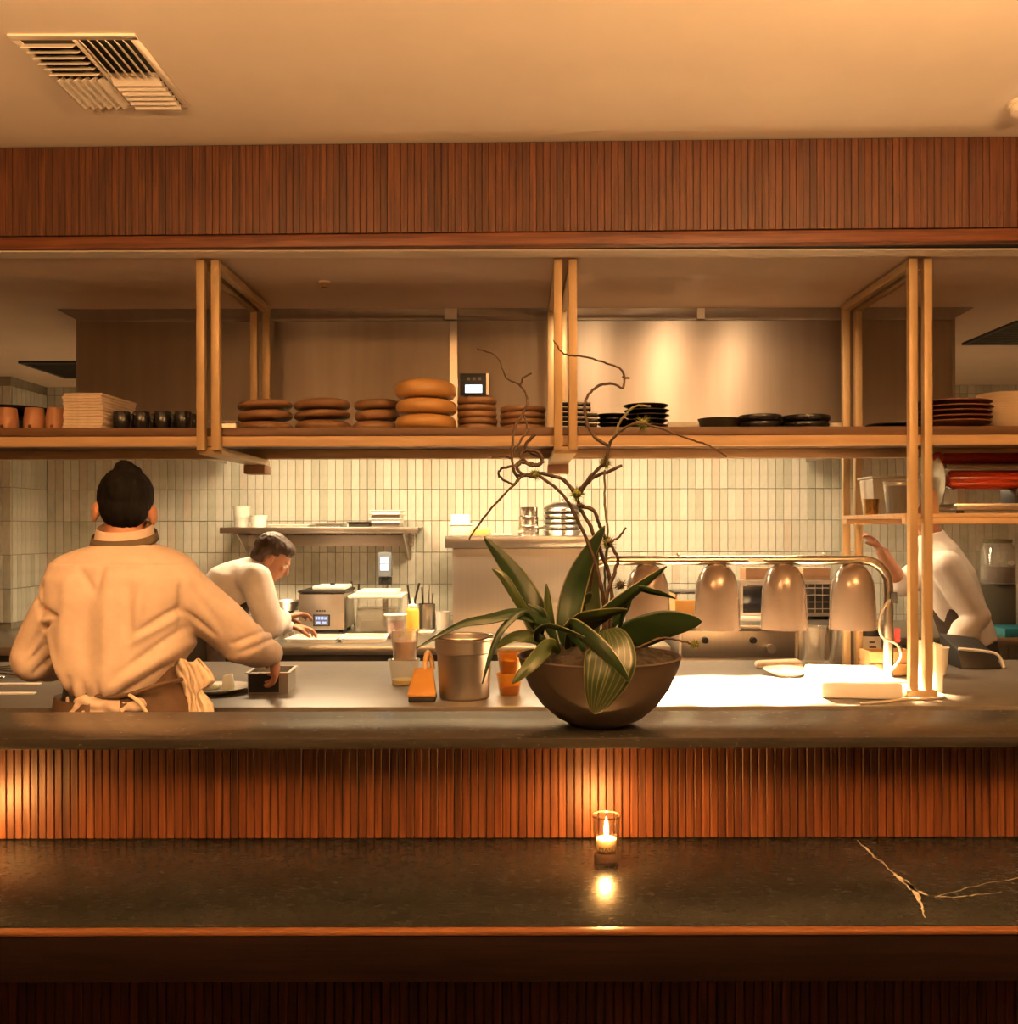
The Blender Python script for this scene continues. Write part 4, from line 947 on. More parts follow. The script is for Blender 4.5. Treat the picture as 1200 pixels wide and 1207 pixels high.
# ------------------------------------------------------------------ on the wall shelf
def tray(name, label, loc, w, dd, h, mat, rz=0, group=None, cat='tray'):
    t = thing(name, label, cat, loc, rz, group)
    m = MB().box(-w, w, -dd, dd, 0, 0.003)
    for (a0, a1, b0, b1) in ((-w, -w + .003, -dd, dd), (w - .003, w, -dd, dd), (-w + .003, w - .003, -dd, -dd + .003), (-w + .003, w - .003, dd - .003, dd)): m.box(a0, a1, b0, b1, 0.003, h)
    part('pan', m, mat, t, 30)
    r_ = MB()
    for (a0, a1, b0, b1) in ((-w - .01, -w, -dd - .01, dd + .01), (w, w + .01, -dd - .01, dd + .01), (-w, w, -dd - .01, -dd), (-w, w, dd, dd + .01)): r_.box(a0, a1, b0, b1, h - 0.004, h)
    part('rim', r_, mat, t, 30)
    return t
WZ = WSZ + 0.0015; D2 = 5.56
cup('deli_cup', 'tall deli cup of orange sauce on the steel wall shelf', 'cup', (X(285, D2), D2, WZ), 0.05, 0.042, 0.125, clearm, sauce, 0.42, None, 'deli cups on the wall shelf')
cup('deli_cup', 'short cream deli cup on the steel wall shelf', 'cup', (X(306, D2), D2 - 0.02, WZ), 0.05, 0.04, 0.07, whitepl, oil, 0.5, None, 'deli cups on the wall shelf')
tray('sheet_tray', 'white sheet tray lying beside the cream cup', (X(345, D2), D2 + 0.02, WZ), 0.11, 0.1, 0.016, whitepl)
tray('sheet_tray', 'wide steel sheet tray in the middle of the wall shelf', (X(390, D2), D2 + 0.02, WZ), 0.075, 0.1, 0.02, steel)
tray('dark_tray', 'low dark tray left of the stacked steel pans', (X(426, D2), D2, WZ), 0.06, 0.09, 0.03, darkiron)
for i in range(4):
    tray('hotel_pan', f'white-rimmed pan in the pile at the shelf end, {pos(i, 4)}', (X(457, D2), D2, WZ + i * 0.0245), 0.082, 0.1, 0.024, (steel, whitepl)[i % 2], 0, 'pans stacked on the wall shelf', 'pan')

# ------------------------------------------------------------------ on the back counter
def onb(px, py): d = (EYE - BKZ) * F / (py - CY); return Vector((X(px, d), d, BKZ))
sv = thing('water_bath', 'steel water bath with a lit display below the wall shelf', 'appliance', (X(379, 5.1), 5.1, BKZ))
part('body', MB().box(-0.128, 0.128, 0, 0.3, 0.012, 0.215), steel_b, sv, 30, 0.012)
part('top_rim', MB().box(-0.131, 0.131, -0.003, 0.303, 0.2155, 0.228), darkiron, sv, 30, 0.004)
part('lid', MB().box(-0.06, 0.12, 0.04, 0.27, 0.2285, 0.25), whitepl, sv, 30, 0.006)
part('lid_knob', MB().lathe([(0.012, 0.25), (0.016, 0.262), (0, 0.264)], 14, (0.03, 0.15, 0)), blackmat, sv)
dsp = part('display', MB().box(-0.046, 0.046, -0.005, -0.0005, 0.034, 0.098), blackmat, sv, 30, 0.004)
part('screen', MB().box(-0.038, 0.038, -0.0065, -0.0052, 0.040, 0.092), screen_grey, dsp)
for (a0, a1, z0, z1) in ((-.032, -.022, .07, .086), (-.018, -.008, .07, .086), (-.004, .012, .07, .086), (.016, .03, .07, .084), (-.028, -.006, .048, .06), (.004, .026, .048, .06)):
    part('digit', MB().box(a0, a1, -0.008, -0.0067, z0, z1), scr_blue, dsp)
for k in range(4):
    part('print_mark', MB().box(-0.028 + k * 0.013, -0.018 + k * 0.013, -0.0015, -0.0002, 0.113, 0.122), inkm, sv)
for xx in (-0.1, 0.1):
    for yy in (0.03, 0.27):
        part('foot', MB().lathe([(0, 0), (0.012, 0), (0.012, 0.0118), (0, 0.0118)], 10, (xx, yy, 0)), blackmat, sv)
cb = thing('clear_container', 'clear square food container with a ridged lid beside the water bath', 'container', (X(445, 5.15), 5.18, BKZ))
w = 0.125
m = MB().hexa([(-w * .9, -0.1, 0), (w * .9, -0.1, 0), (w * .9, 0.1, 0), (-w * .9, 0.1, 0), (-w, -0.12, 0.19), (w, -0.12, 0.19), (w, 0.12, 0.19), (-w, 0.12, 0.19)])
part('tub', m, clearp, cb, 30, 0.012)
part('water', MB().box(-w * .86, w * .86, -0.09, 0.09, 0.005, 0.13), clear_mat('water', (0.85, 0.83, 0.78), milk=0.25, milkcol=(0.5, 0.45, 0.38)), cb, 30, 0.01)
part('rim', MB().box(-w - 0.022, w + 0.022, -0.14, 0.14, 0.1905, 0.205), whitepl, cb, 30, 0.004)
part('lid', MB().box(-w + 0.02, w - 0.01, -0.11, 0.12, 0.2055, 0.228), whitepl, cb, 30, 0.006)
ic = thing('stick_circulator', 'black stick circulator with a bright screen clipped behind the container', 'circulator', (X(454, 5.42), 5.42, BKZ))
part('stick', MB().tube([(0, 0, 0), (0, 0, 0.24)], 0.018, 14), steel, ic)
hdp = part('head', MB().box(-0.04, 0.04, -0.03, 0.03, 0.285, 0.43), screen_grey, ic, 30, 0.012)
part('screen', MB().box(-0.024, 0.024, -0.033, -0.0305, 0.325, 0.40), scr_white, hdp)
part('screen_line', MB().box(-0.024, 0.024, -0.0345, -0.0332, 0.36, 0.365), screen_grey, hdp)
part('clamp', MB().box(-0.035, -0.02, -0.02, 0.02, 0.2405, 0.2845).box(0.02, 0.035, -0.02, 0.02, 0.2405, 0.2845).box(-0.0199, 0.0199, -0.01, 0.01, 0.2405, 0.2845), blackmat, ic)
for nm, px, d, hh, dx in (('tongs', 418, 5.42, 0.26, -0.02), ('whisk', 484, 5.42, 0.25, 0.05)):
    lab = {'tongs': 'dark tongs leaning between the water bath and container', 'whisk': 'dark whisk leaning right of the clear container'}[nm]
    t = thing(nm, lab, nm, (X(px, d), d, BKZ))
    part('arm', MB().tube(smoothpts([(0, 0, 0.002), (dx * 0.5, 0, hh * 0.6), (dx, 0, hh)]), 0.006, 8), darkiron, t)
    part('arm', MB().tube(smoothpts([(0.012, 0, 0.002), (-dx * 0.4 + 0.012, 0, hh * 0.6), (-dx * 0.6 + 0.012, 0, hh * 0.95)]), 0.006, 8), darkiron, t)
tray('sheet_tray', 'cream sheet tray on the back counter in front of the water bath', (X(372, 4.72), 4.72, BKZ), 0.118, 0.1, 0.022, whitepl, R(-4), 'cream sheet trays on the back counter')
tray('sheet_tray', 'cream sheet tray on the back counter in front of the clear container', (X(430, 4.74), 4.74, BKZ), 0.105, 0.11, 0.022, whitepl, R(3), 'cream sheet trays on the back counter')
cup('deli_cup', 'lidded deli cup of red sauce beside the squeeze bottle', 'cup', (X(466, 4.88), 4.88, BKZ), 0.056, 0.045, 0.115, clearp, sauce, 0.7, whitepl)
sq_ = thing('squeeze_bottle', 'yellow squeeze bottle with a pointed tip on the back counter', 'bottle', (X(486, 5.02), 5.02, BKZ))
part('bottle', MB().lathe([(0, 0), (0.034, 0), (0.036, 0.004), (0.036, 0.125), (0.03, 0.138), (0.022, 0.142), (0, 0.142)], 28), yellow, sq_, 50)
part('cap', MB().lathe([(0, 0.1425), (0.026, 0.1425), (0.026, 0.155), (0.01, 0.162), (0.004, 0.195), (0, 0.195)], 20), whitepl, sq_, 50)
ck = thing('utensil_crock', 'dark steel crock of spoons beside the steel cabinet', 'crock', (X(503, 5.3), 5.3, BKZ))
part('crock', MB().lathe([(0, 0), (0.046, 0), (0.048, 0.004), (0.048, 0.14), (0.045, 0.14), (0.044, 0.006), (0, 0.005)], 28), steel, ck, 50)
for k in range(5):
    a_ = k * 1.3
    part('spoon_handle', MB().tube([(0.02 * math.cos(a_), 0.02 * math.sin(a_), 0.01), (0.035 * math.cos(a_), 0.035 * math.sin(a_), 0.2 + 0.012 * k)], 0.005, 8), (chrome, darkiron)[k % 2], ck)
cup('white_cup', 'white ceramic cup left of the steel cabinet', 'cup', (X(522, 5.25), 5.25, BKZ), 0.042, 0.036, 0.1, white)
tray('small_tray', 'small cream tray in front of the utensil crock', (X(501, 4.98), 5.06, BKZ), 0.03, 0.05, 0.012, whitepl)
wbd = single('chopping_board', MB().box(-0.16, 0.16, -0.09, 0.09, 0, 0.035), plywood, 'pale wooden chopping board behind the arm of the tan-shirted cook', 'board', (X(215, 4.7), 4.7, BKZ), 0, None, 30, 0.004)
for k in range(3):
    cup('steel_cup', f'small steel cup beside the white-shirted cook, {("left", "middle", "right")[k]} one', 'cup', (X(322 + 10 * k, 4.86), 4.9 + 0.05 * (k % 2), BKZ), 0.02, 0.017, 0.05, steel, None, group='small steel cups on the back counter')
fp = thing('frying_basket', 'shallow steel basket left of the water bath', 'basket', (X(338, 5.4), 5.4, BKZ))
part('bowl', MB().lathe([(0, 0.1), (0.07, 0.1), (0.1, 0.15), (0.103, 0.15), (0.072, 0.097), (0, 0.097)], 28), steel, fp)
part('stand', MB().lathe([(0, 0), (0.05, 0), (0.04, 0.0965), (0, 0.0965)], 20), darkiron, fp)
# steel cabinet with worktop slab
ca = thing('steel_cabinet', 'stainless steel cabinet standing on the back counter behind the planter', 'cabinet', (0, 5.0, BKZ))
part('body', MB().box(-0.345, 0.46, 0.02, 0.7, 0.0, 0.46), steel_b, ca, 30, 0.006)
part('top_slab', MB().box(-0.385, 0.5, 0.0, 0.72, 0.4605, 0.525), steel, ca, 30, 0.006)
CZ = BKZ + 0.525
ft = thing('food_tub', 'low white tub with pale food on the steel cabinet', 'tub', (X(545, 5.2), 5.2, CZ))
part('tub', MB().box(-0.065, 0.065, -0.06, 0.06, 0, 0.06), clearm, ft, 30, 0.008)
part('lid', MB().box(-0.07, 0.07, -0.065, 0.065, 0.0605, 0.068), whitepl, ft, 30, 0.002)
single('white_box', MB().box(-0.05, 0.05, -0.05, 0.05, 0, 0.05), whitepl, 'small white box stacked on the low tub', 'box', (X(543, 5.2), 5.2, CZ + 0.0685), 0, None, 30, 0.004)
ft = thing('butter_tub', 'low tub of yellow food on the steel cabinet', 'tub', (X(567, 5.2), 5.16, CZ))
part('tub', MB().box(-0.055, 0.055, -0.055, 0.055, 0, 0.05), clearp, ft, 30, 0.006)
part('contents', MB().box(-0.05, 0.05, -0.05, 0.05, 0.003, 0.035), yellow, ft, 30, 0.004)
tray('sheet_tray', 'flat white tray in the middle of the steel cabinet top', (X(592, 5.2), 5.2, CZ), 0.045, 0.09, 0.012, whitepl)
def pot(label, loc, r, h, handle=True, grp=None):
    t = thing('saucepan', label, 'saucepan', loc, 0, grp)
    part('body', MB().lathe([(0, 0), (r * .95, 0), (r, 0.006), (r, h), (r + 0.003, h + 0.001), (r - 0.003, h), (r - 0.003, 0.006), (0, 0.005)], 32), chrome, t, 50)
    if handle: part('handle', MB().tube(smoothpts([(r, -0.0, h * 0.8), (r + 0.015, -0.02, h * 0.85), (r + 0.03, -0.05, h * 0.9)]), 0.006, 8), steel, t)
    return t
for i in range(3):
    pot(f'small steel saucepan in the narrow pile, {pos(i, 3)}', (X(623, 5.2), 5.2, CZ + i * 0.053), 0.058 - 0.003 * i, 0.052, i == 0, 'narrow saucepan pile on the steel cabinet')
for i in range(5):
    t = thing('saute_pan', f'wide steel pan in the nested pile, {pos(i, 5)}', 'pan', (X(663, 5.2), 5.22, CZ + i * 0.03), 0, 'wide pan pile on the steel cabinet')
    r = 0.107
    part('body', MB().lathe([(0, 0), (r * .86, 0), (r * .92, 0.004), (r, 0.026), (r + 0.004, 0.029), (r - 0.003, 0.0285), (r * .9, 0.008), (0, 0.006)], 36), chrome, t, 50)
    part('rivet_plate', MB().box(-0.012, 0.012, -r * 1.0 - 0.004, -r * 0.99, 0.01, 0.026), steel, t)
single('pan_lid', MB().lathe([(0.105, 0), (0.107, 0.004), (0.09, 0.02), (0.05, 0.036), (0.012, 0.04), (0.01, 0.055), (0, 0.056)], 36), chrome, 'domed lid on the wide pan pile', 'lid', (X(663, 5.2), 5.22, CZ + 0.1505))

# ------------------------------------------------------------------ on the range and side table
ov = thing('countertop_oven', 'boxy steel countertop oven behind the two middle heat lamps', 'oven', (X(930, 4.75), 4.75, RGZ))
part('body', MB().box(-0.25, 0.24, 0, 0.35, 0.015, 0.2), steel_b, ov, 30, 0.006)
part('window', MB().box(-0.235, -0.04, -0.004, -0.0005, 0.035, 0.17), scr_dark, ov, 30, 0.001)
part('side_mesh', MB().box(0.0, 0.225, -0.004, -0.0005, 0.035, 0.18), darkiron, ov)
for k in range(6):
    part('mesh_wire', MB().tube([(0.02 + 0.037 * k, -0.006, 0.035), (0.02 + 0.037 * k, -0.006, 0.18)], 0.0022, 6), steel, ov)
for k in range(4):
    part('mesh_wire', MB().tube([(0.0, -0.0105, 0.055 + 0.035 * k), (0.225, -0.0105, 0.055 + 0.035 * k)], 0.0022, 6), steel, ov)
part('handle', MB().tube([(-0.22, -0.016, 0.178), (-0.05, -0.016, 0.178)], 0.006, 8), steel, ov)
part('drip_tray', MB().box(-0.25, -0.02, -0.03, -0.0045, 0.0, 0.018), whitepl, ov, 30, 0.002)
for xx in (-0.23, 0.22):
    part('foot', MB().box(xx - .012, xx + .012, 0.03, 0.3, 0.0, 0.0148), blackmat, ov)
for px, lab in ((891, 'brown carton on the oven left of the third lamp'), (958, 'brown carton on the oven right of the third lamp')):
    t = thing('carton', lab, 'carton', (X(px, 4.85), 4.85, RGZ + 0.2), 0, 'brown cartons on the oven')
    part('box', MB().box(-0.07, 0.07, -0.06, 0.06, 0.0, 0.06), carton, t, 30, 0.002)
    part('flap', MB().box(-0.07, 0.07, -0.064, -0.0605, 0.02, 0.06), carton, t, 30)
wx = thing('wooden_box', 'dark-mouthed wooden box between the plant and the second lamp', 'box', (X(800, 4.75), 4.75, RGZ))
part('bottom_board', MB().box(-0.02, 0.15, 0, 0.2, 0.0, 0.02), plywood, wx, 30, 0.002)
part('front_board', MB().box(-0.02, 0.15, -0.0125, -0.0005, 0.0, 0.1), ochre, wx, 30, 0.002)
part('side_board', MB().box(-0.02, -0.008, 0, 0.2, 0.0205, 0.13), plywood, wx, 30)
part('side_board', MB().box(0.138, 0.15, 0, 0.2, 0.0205, 0.13), plywood, wx, 30)
part('lid_board', MB().box(-0.02, 0.15, 0, 0.2, 0.1305, 0.142), darkiron, wx, 30)
single('pale_bin', MB().hexa([(-.11, -.1, 0), (.11, -.1, 0), (.11, .1, 0), (-.11, .1, 0), (-.11, -.1, .26), (.11, -.1, .26), (.11, .1, .26), (-.11, .1, .26)]), olive_box,
       'tall grey-olive bin on the far right side table', 'bin', (X(1168, 5.1), 5.14, 0.9), 0, None, 30, 0.01)
jr = thing('storage_jar', 'large glass jar with dark contents on the grey-olive bin', 'jar', (X(1176, 5.1), 5.1, 1.1605))
part('glass', MB().lathe([(0, 0), (0.085, 0), (0.088, 0.005), (0.088, 0.2), (0.07, 0.222), (0.066, 0.222), (0.084, 0.198), (0.084, 0.006), (0, 0.005)], 32), clearp, jr, 50)
part('contents', MB().lathe([(0, 0.006), (0.082, 0.006), (0.082, 0.09), (0, 0.09)], 32), redbrown, jr, 50)
part('logo', MB().lathe([(0.0, 0.0), (0.02, 0.0), (0.02, 0.001), (0, 0.001)], 24, (0, 0, 0), 1.3, 0.7), white, jr, 40, 0, (0.03, -0.086, 0.115), (R(90), 0, R(18)))
part('lid', MB().lathe([(0, 0.2225), (0.072, 0.2225), (0.072, 0.24), (0, 0.243)], 28), stemg, jr, 50)
single('teal_board', MB().box(-0.2, 0.2, -0.1, 0.1, 0, 0.045), teal, 'teal cutting board on the far right side table', 'board', (X(1215, 4.93), 4.91, 0.9), 0, None, 30, 0.006)

# ------------------------------------------------------------------ planter with orchid leaves and twigs
PD = 1.862
bl = thing('planter', 'brown clay bowl planted with broad striped leaves and twisted twigs', 'planter', (X(706, PD), PD, LEDZ))
BX, BY, BZ = X(706, PD), PD, LEDZ
bprof = [(0, 0), (0.055, 0.0), (0.062, 0.003), (0.085, 0.014), (0.115, 0.04), (0.14, 0.075), (0.157, 0.115), (0.1615, 0.133), (0.1635, 0.1345), (0.158, 0.1365), (0.153, 0.128), (0.148, 0.11), (0, 0.1)]
part('bowl', MB().lathe(bprof, 64), bowl_m, bl, 50)
# moss-covered soil
ms = MB(); nn, kk = 48, 14; vs = []; fs = []
for i in range(kk + 1):
    r = 0.150 * i / kk
    for k in range(nn):
        a_ = 2 * PI * k / nn; xx, yy = r * math.cos(a_), r * math.sin(a_)
        z = 0.124 + 0.036 * (1 - (i / kk) ** 2) + 0.016 * mnoise.noise(Vector((xx * 40, yy * 40, 0))) + 0.008 * mnoise.noise(Vector((xx * 90, yy * 90, 3)))
        vs.append((xx, yy, z))
for i in range(kk):
    for k in range(nn):
        k2 = (k + 1) % nn; fs.append((i * nn + k, (i + 1) * nn + k, (i + 1) * nn + k2, i * nn + k2))
part('moss_bed', MB().add(vs, fs), soil_m, bl, 80)
def LP(px, py, dy):
    """planter-local point at depth offset dy from the bowl's middle"""
    return P(px, py, PD + dy) - Vector((BX, BY, BZ))
def leaf(pts, wpx, mat, tilt=0.0, fold=0.25, shape=1.0, tip=1.2):
    pts = smoothpts([LP(*p) for p in pts], 7); n_ = len(pts); m = 8
    W = wpx * PD / F * 0.5
    vs, fs, cols = [], [], []
    for i, p in enumerate(pts):
        t = i / (n_ - 1)
        tg = (pts[min(i + 1, n_ - 1)] - pts[max(i - 1, 0)]).normalized()
        side = tg.cross(Vector((0, 1, 0)))
        if side.length < 0.05: side = Vector((1, 0, 0))
        side.normalize(); nor = side.cross(tg).normalized()
        side = Matrix.Rotation(tilt, 3, tg) @ side; nor = Matrix.Rotation(tilt, 3, tg) @ nor
        w_ = W * (math.sin(PI * min(1, (t * 0.94 + 0.06)) ** shape) ** 0.75) * (1 if t < 0.999 else 0.02)
        w_ = max(w_, 0.0012)
        for j in range(m + 1):
            u = -1 + 2 * j / m
            vs.append(p + side * (u * w_) + nor * (fold * (abs(u)) * w_ + 0.03 * w_ * math.sin(t * 17 + 3 * u)))
            cols.append((abs(u), t, (u + 1) / 2, 1))
    for i in range(n_ - 1):
        for j in range(m):
            a_ = i * (m + 1) + j; fs.append((a_, a_ + 1, a_ + m + 2, a_ + m + 1))
    me = bpy.data.meshes.new('leaf'); me.from_pydata([tuple(v) for v in vs], [], fs)
    ca_ = me.color_attributes.new('leafuv', 'FLOAT_COLOR', 'POINT')
    for i, c in enumerate(cols): ca_.data[i].color = c
    me.materials.append(mat)
    for p in me.polygons: p.use_smooth = True
    o = link('leaf', me, bl)
    sm = o.modifiers.new('thick', 'SOLIDIFY'); sm.thickness = 0.0008; sm.offset = 0
    return o
leaf([(650, 765, 0), (638, 740, .02), (620, 700, .03), (600, 668, .03), (570, 632, .02)], 33, leaf2, 0.25, 0.25, 0.8)
leaf([(672, 768, .0), (668, 738, .0), (676, 696, .01), (690, 660, .0), (713, 620, -.02)], 30, leaf2, -0.2, 0.25, 0.9)
leaf([(700, 765, .03), (700, 730, .04), (699, 690, .05), (704, 650, .05)], 20, leaf4, 0.3, 0.2)
leaf([(660, 768, -.02), (645, 735, -.05), (612, 722, -.09), (575, 728, -.12), (540, 736, -.14), (490, 764, -.15)], 18, leaf1, 0.9, 0.3, 0.8)
leaf([(640, 765, -.05), (622, 722, -.09), (594, 738, -.12), (579, 768, -.135), (568, 806, -.14)], 8, leaf1, 0.4, 0.4)
leaf([(720, 770, 0), (742, 752, -.03), (785, 737, -.05), (827, 733, -.06)], 40, leaf1, 0.25, 0.12, 1.0)
leaf([(676, 765, -.02), (688, 745, -.05), (720, 720, -.08), (750, 696, -.09), (786, 668, -.09)], 19, leaf2, 0.45, 0.3)
leaf([(725, 760, -.03), (745, 700, -.08), (772, 699, -.1), (796, 706, -.11)], 9, leaf1, 0.6, 0.3)
leaf([(714, 742, -.10), (720, 760, -.145), (718, 784, -.168), (709, 814, -.172), (700, 842, -.155)], 56, leaf3, 0.12, 0.12, 0.95)
leaf([(690, 768, -.05), (672, 738, -.09), (696, 754, -.15), (720, 777, -.18), (742, 804, -.185)], 20, leaf2, 0.4, 0.25)
leaf([(660, 770, -.06), (648, 760, -.1), (624, 784, -.155), (603, 806, -.16)], 17, leaf4, 0.4, 0.3)
leaf([(650, 768, -.02), (634, 752, -.06), (606, 750, -.09), (580, 766, -.11)], 20, leaf4, 0.9, 0.2)
leaf([(650, 768, .02), (615, 714, -.03), (594, 681, -.04), (580, 670, -.04)], 12, leaf4, 0.3, 0.3)
leaf([(655, 768, .02), (648, 732, .02), (644, 688, .02)], 12, leaf4, 0.2, 0.3)
leaf([(668, 768, -.02), (680, 735, -.06), (708, 726, -.09), (740, 719, -.1)], 20, leaf4, 0.7, 0.25)
leaf([(668, 768, .03), (674, 730, .04), (698, 698, .04)], 20, leaf4, 0.2, 0.25)
leaf([(640, 770, -.04), (634, 748, -.08), (650, 740, -.12), (690, 752, -.14)], 12, leaf2, 0.8, 0.3)
leaf([(690, 770, .05), (735, 720, .06), (742, 690, .06)], 14, leaf1, 0.4, 0.3)
leaf([(640, 772, .0), (636, 752, -.02), (640, 724, -.05), (622, 712, -.06)], 12, leaf2, 0.5, 0.3)
def twig(pts, r0, r1, dep, mat=bark, name='twig', wob=0.0018):
    q_ = smoothpts([LP(px, py, dep[0] + (dep[1] - dep[0]) * i / (len(pts) - 1)) for i, (px, py) in enumerate(pts)], 6)
    q_ = [p + Vector((rnd.uniform(-wob, wob), rnd.uniform(-wob, wob), rnd.uniform(-wob, wob))) * (0.6 if 0 < i < len(q_) - 1 else 0) for i, p in enumerate(q_)]
    n_ = len(q_); rad = [(r0 + (r1 - r0) * i / (n_ - 1)) * (1 + 0.22 * (rnd.random() - 0.3)) for i in range(n_)]
    return part(name, MB().tube(q_, rad, 7), mat, bl, 70)
twig([(712, 765), (711, 714), (703, 669), (690, 634), (667, 588), (639, 563), (625, 559), (611, 566), (574, 605), (553, 636)], .0046, .0016, (.02, -.06))
twig([(716, 765), (720, 690), (699, 628), (684, 600), (679, 585), (665, 566), (642, 559), (630, 557)], .004, .0035, (.03, -.02))
twig([(684, 580), (699, 563), (716, 557), (733, 549)], .004, .003, (0, .02))
twig([(682, 580), (694, 565), (707, 551), (713, 546), (718, 526), (724, 516), (735, 506), (752, 499), (781, 506), (818, 520), (836, 526), (857, 539)], .0038, .0014, (0, -.1))
twig([(718, 526), (701, 515), (692, 498), (690, 475), (701, 458), (721, 452), (735, 457), (734, 438), (721, 430), (687, 420), (665, 417), (653, 401)], .0033, .0016, (-.02, .06))
twig([(734, 445), (742, 446)], .0028, .002, (.03, .02))
twig([(718, 526), (725, 512), (733, 495), (750, 479), (767, 479)], .0026, .002, (-.02, -.05), stemg)
twig([(712, 768), (713, 720), (713, 673), (716, 634), (713, 588), (713, 554)], .0026, .0022, (.05, .0), stemg)
twig([(630, 557), (608, 560), (604, 537), (607, 503), (616, 489), (622, 469), (614, 455), (597, 444), (587, 421), (563, 411)], .003, .0015, (-.03, .04))
twig([(614, 455), (617, 446), (627, 440)], .0024, .0018, (.01, .0))
twig([(605, 534), (616, 516), (622, 506), (619, 494), (616, 489)], .0024, .0018, (-.01, .02))
twig([(631, 512), (619, 526), (628, 534), (638, 538), (636, 547), (622, 545), (614, 538), (620, 531), (634, 533), (640, 544), (630, 549), (616, 545), (609, 552), (618, 560), (629, 562)], .0034, .003, (.02, -.04))
twig([(604, 541), (595, 538), (580, 539)], .0022, .0014, (-.01, .02))
twig([(606, 549), (592, 552), (588, 560), (596, 567), (605, 571), (611, 566)], .0026, .002, (-.02, .0))
twig([(618, 540), (606, 551), (610, 562), (608, 570)], .003, .0022, (-.02, -.02))
twig([(686, 598), (700, 602), (706, 618), (712, 632), (716, 640)], .0038, .003, (0, .02))
twig([(718, 768), (714, 712), (724, 676), (728, 660), (722, 645), (717, 640), (729, 634), (738, 622)], .0042, .0018, (.0, -.03))
twig([(735, 772), (756, 762), (780, 753), (804, 756), (818, 760)], .0026, .002, (-.06, -.1))
twig([(700, 768), (696, 700), (702, 660), (712, 625)], .003, .0022, (.06, .03))
def tuft(px, py, dy, r, n_=90, mat=tuft_m):
    c = LP(px, py, dy); m = MB()
    for k in range(n_):
        d = Vector((rnd.gauss(0, 1), rnd.gauss(0, 1), rnd.gauss(0, 1))).normalized(); ln = r * rnd.uniform(0.65, 1.25)
        s_ = d.orthogonal().normalized() * 0.0011; t_ = d.cross(s_)
        b0 = c + d * r * 0.2; e = c + d * ln
        m.add([b0 + s_, b0 - s_ * .5 + t_ * .86, b0 - s_ * .5 - t_ * .86, e], [(0, 1, 3), (1, 2, 3), (2, 0, 3)])
    m.ell(c, (r * .5, r * .5, r * .5), n=10, m=6)
    part('moss_tuft', m, mat, bl, None)
tuft(631, 559, -.03, .015); tuft(680, 582, 0, .019, 120); tuft(713, 546, -.01, .018); tuft(758, 500, -.05, .019, 120); tuft(717, 641, 0, .018)
tuft(819, 760, -.1, .011); tuft(731, 690, -.02, .016, 80, bark); tuft(684, 596, 0, .011, 60, bark)

# ------------------------------------------------------------------ people
def frame(z_dir, y_dir):
    """3x3 with columns x (right), y (front), z (up)"""
    z = Vector(z_dir).normalized(); y = Vector(y_dir); y = (y - z * y.dot(z)).normalized(); x = y.cross(z)
    return Matrix((x, y, z)).transposed()
def head_mb(m, c, up, fwd):
    M = frame(up, fwd) * 0.93; c = Vector(c)
    T = lambda p: c + M @ Vector(p)
    m.ell(T((0, -0.012, 0.018)), (0.074, 0.092, 0.092), M, 24, 16)      # skull
    m.ell(T((0, 0.022, -0.038)), (0.058, 0.066, 0.070), M, 20, 14)      # face
    m.ell(T((0, 0.050, -0.088)), (0.030, 0.030, 0.024), M)              # chin
    m.ell(T((0, 0.076, 0.012)), (0.046, 0.014, 0.012), M)               # brow
    m.limb([T((0, 0.083, 0.0)), T((0, 0.098, -0.034))], [0.008, 0.0125])   # nose
    m.ell(T((0, 0.083, -0.058)), (0.022, 0.009, 0.006), M)              # lips
    m.ell(T((0, 0.082, -0.067)), (0.019, 0.009, 0.006), M)
    for s in (-1, 1):
        m.ell(T((s * 0.036, 0.066, -0.022)), (0.02, 0.016, 0.018), M)   # cheeks
        E = M @ Matrix.Rotation(s * -0.35, 3, 'Z')
        m.ell(T((s * 0.081, -0.010, -0.022)), (0.010, 0.022, 0.033), E) # ears
    return T, M
def hand_mb(m, wrist, d, pn, side, curl=0.5, spread=0.12):
    """palm and five separate fingers; d points along the hand, pn out of the palm"""
    d = Vector(d).normalized(); pn = Vector(pn); pn = (pn - d * pn.dot(d)).normalized(); x = d.cross(pn) * side
    M = Matrix((x, pn, d)).transposed(); w = Vector(wrist)
    m.ell(w + d * 0.052, (0.040, 0.015, 0.052), M, 18, 12)
    for k, (off, ln) in enumerate(((0.029, .068), (0.010, .078), (-0.010, .072), (-0.028, .056))):
        p = w + d * (0.092 - 0.006 * abs(k - 1)) + x * off; a = x * (spread * (1.5 - k) * 0.35)
        pts = [p - d * 0.02, p]
        for j in range(3):
            an = curl * (j + 0.6)
            p = p + (d * math.cos(an) + pn * math.sin(an) + a).normalized() * ln * (0.45, 0.32, 0.23)[j]; pts.append(p)
        m.limb(pts, [0.0095, 0.0095, 0.0088, 0.008, 0.0068], 10)
    p = w + d * 0.03 + x * 0.03
    m.limb([p - x * 0.01, p + x * 0.018 + d * 0.028 + pn * 0.012, p + x * 0.02 + d * 0.055 + pn * 0.03, p + x * 0.012 + d * 0.075 + pn * 0.042], [0.013, 0.0115, 0.010, 0.008], 10)
def mid(a, b, f=0.5): return Vector(a) * (1 - f) + Vector(b) * f
def ring(c, rt, fw, a, b, e=2.4, n=32):
    out = []
    for k in range(n):
        t = 2 * PI * k / n; cs, sn = math.cos(t), math.sin(t)
        out.append(Vector(c) + Vector(rt) * (a * math.copysign(abs(cs) ** (2 / e), cs)) + Vector(fw) * (b * math.copysign(abs(sn) ** (2 / e), sn)))
    return out
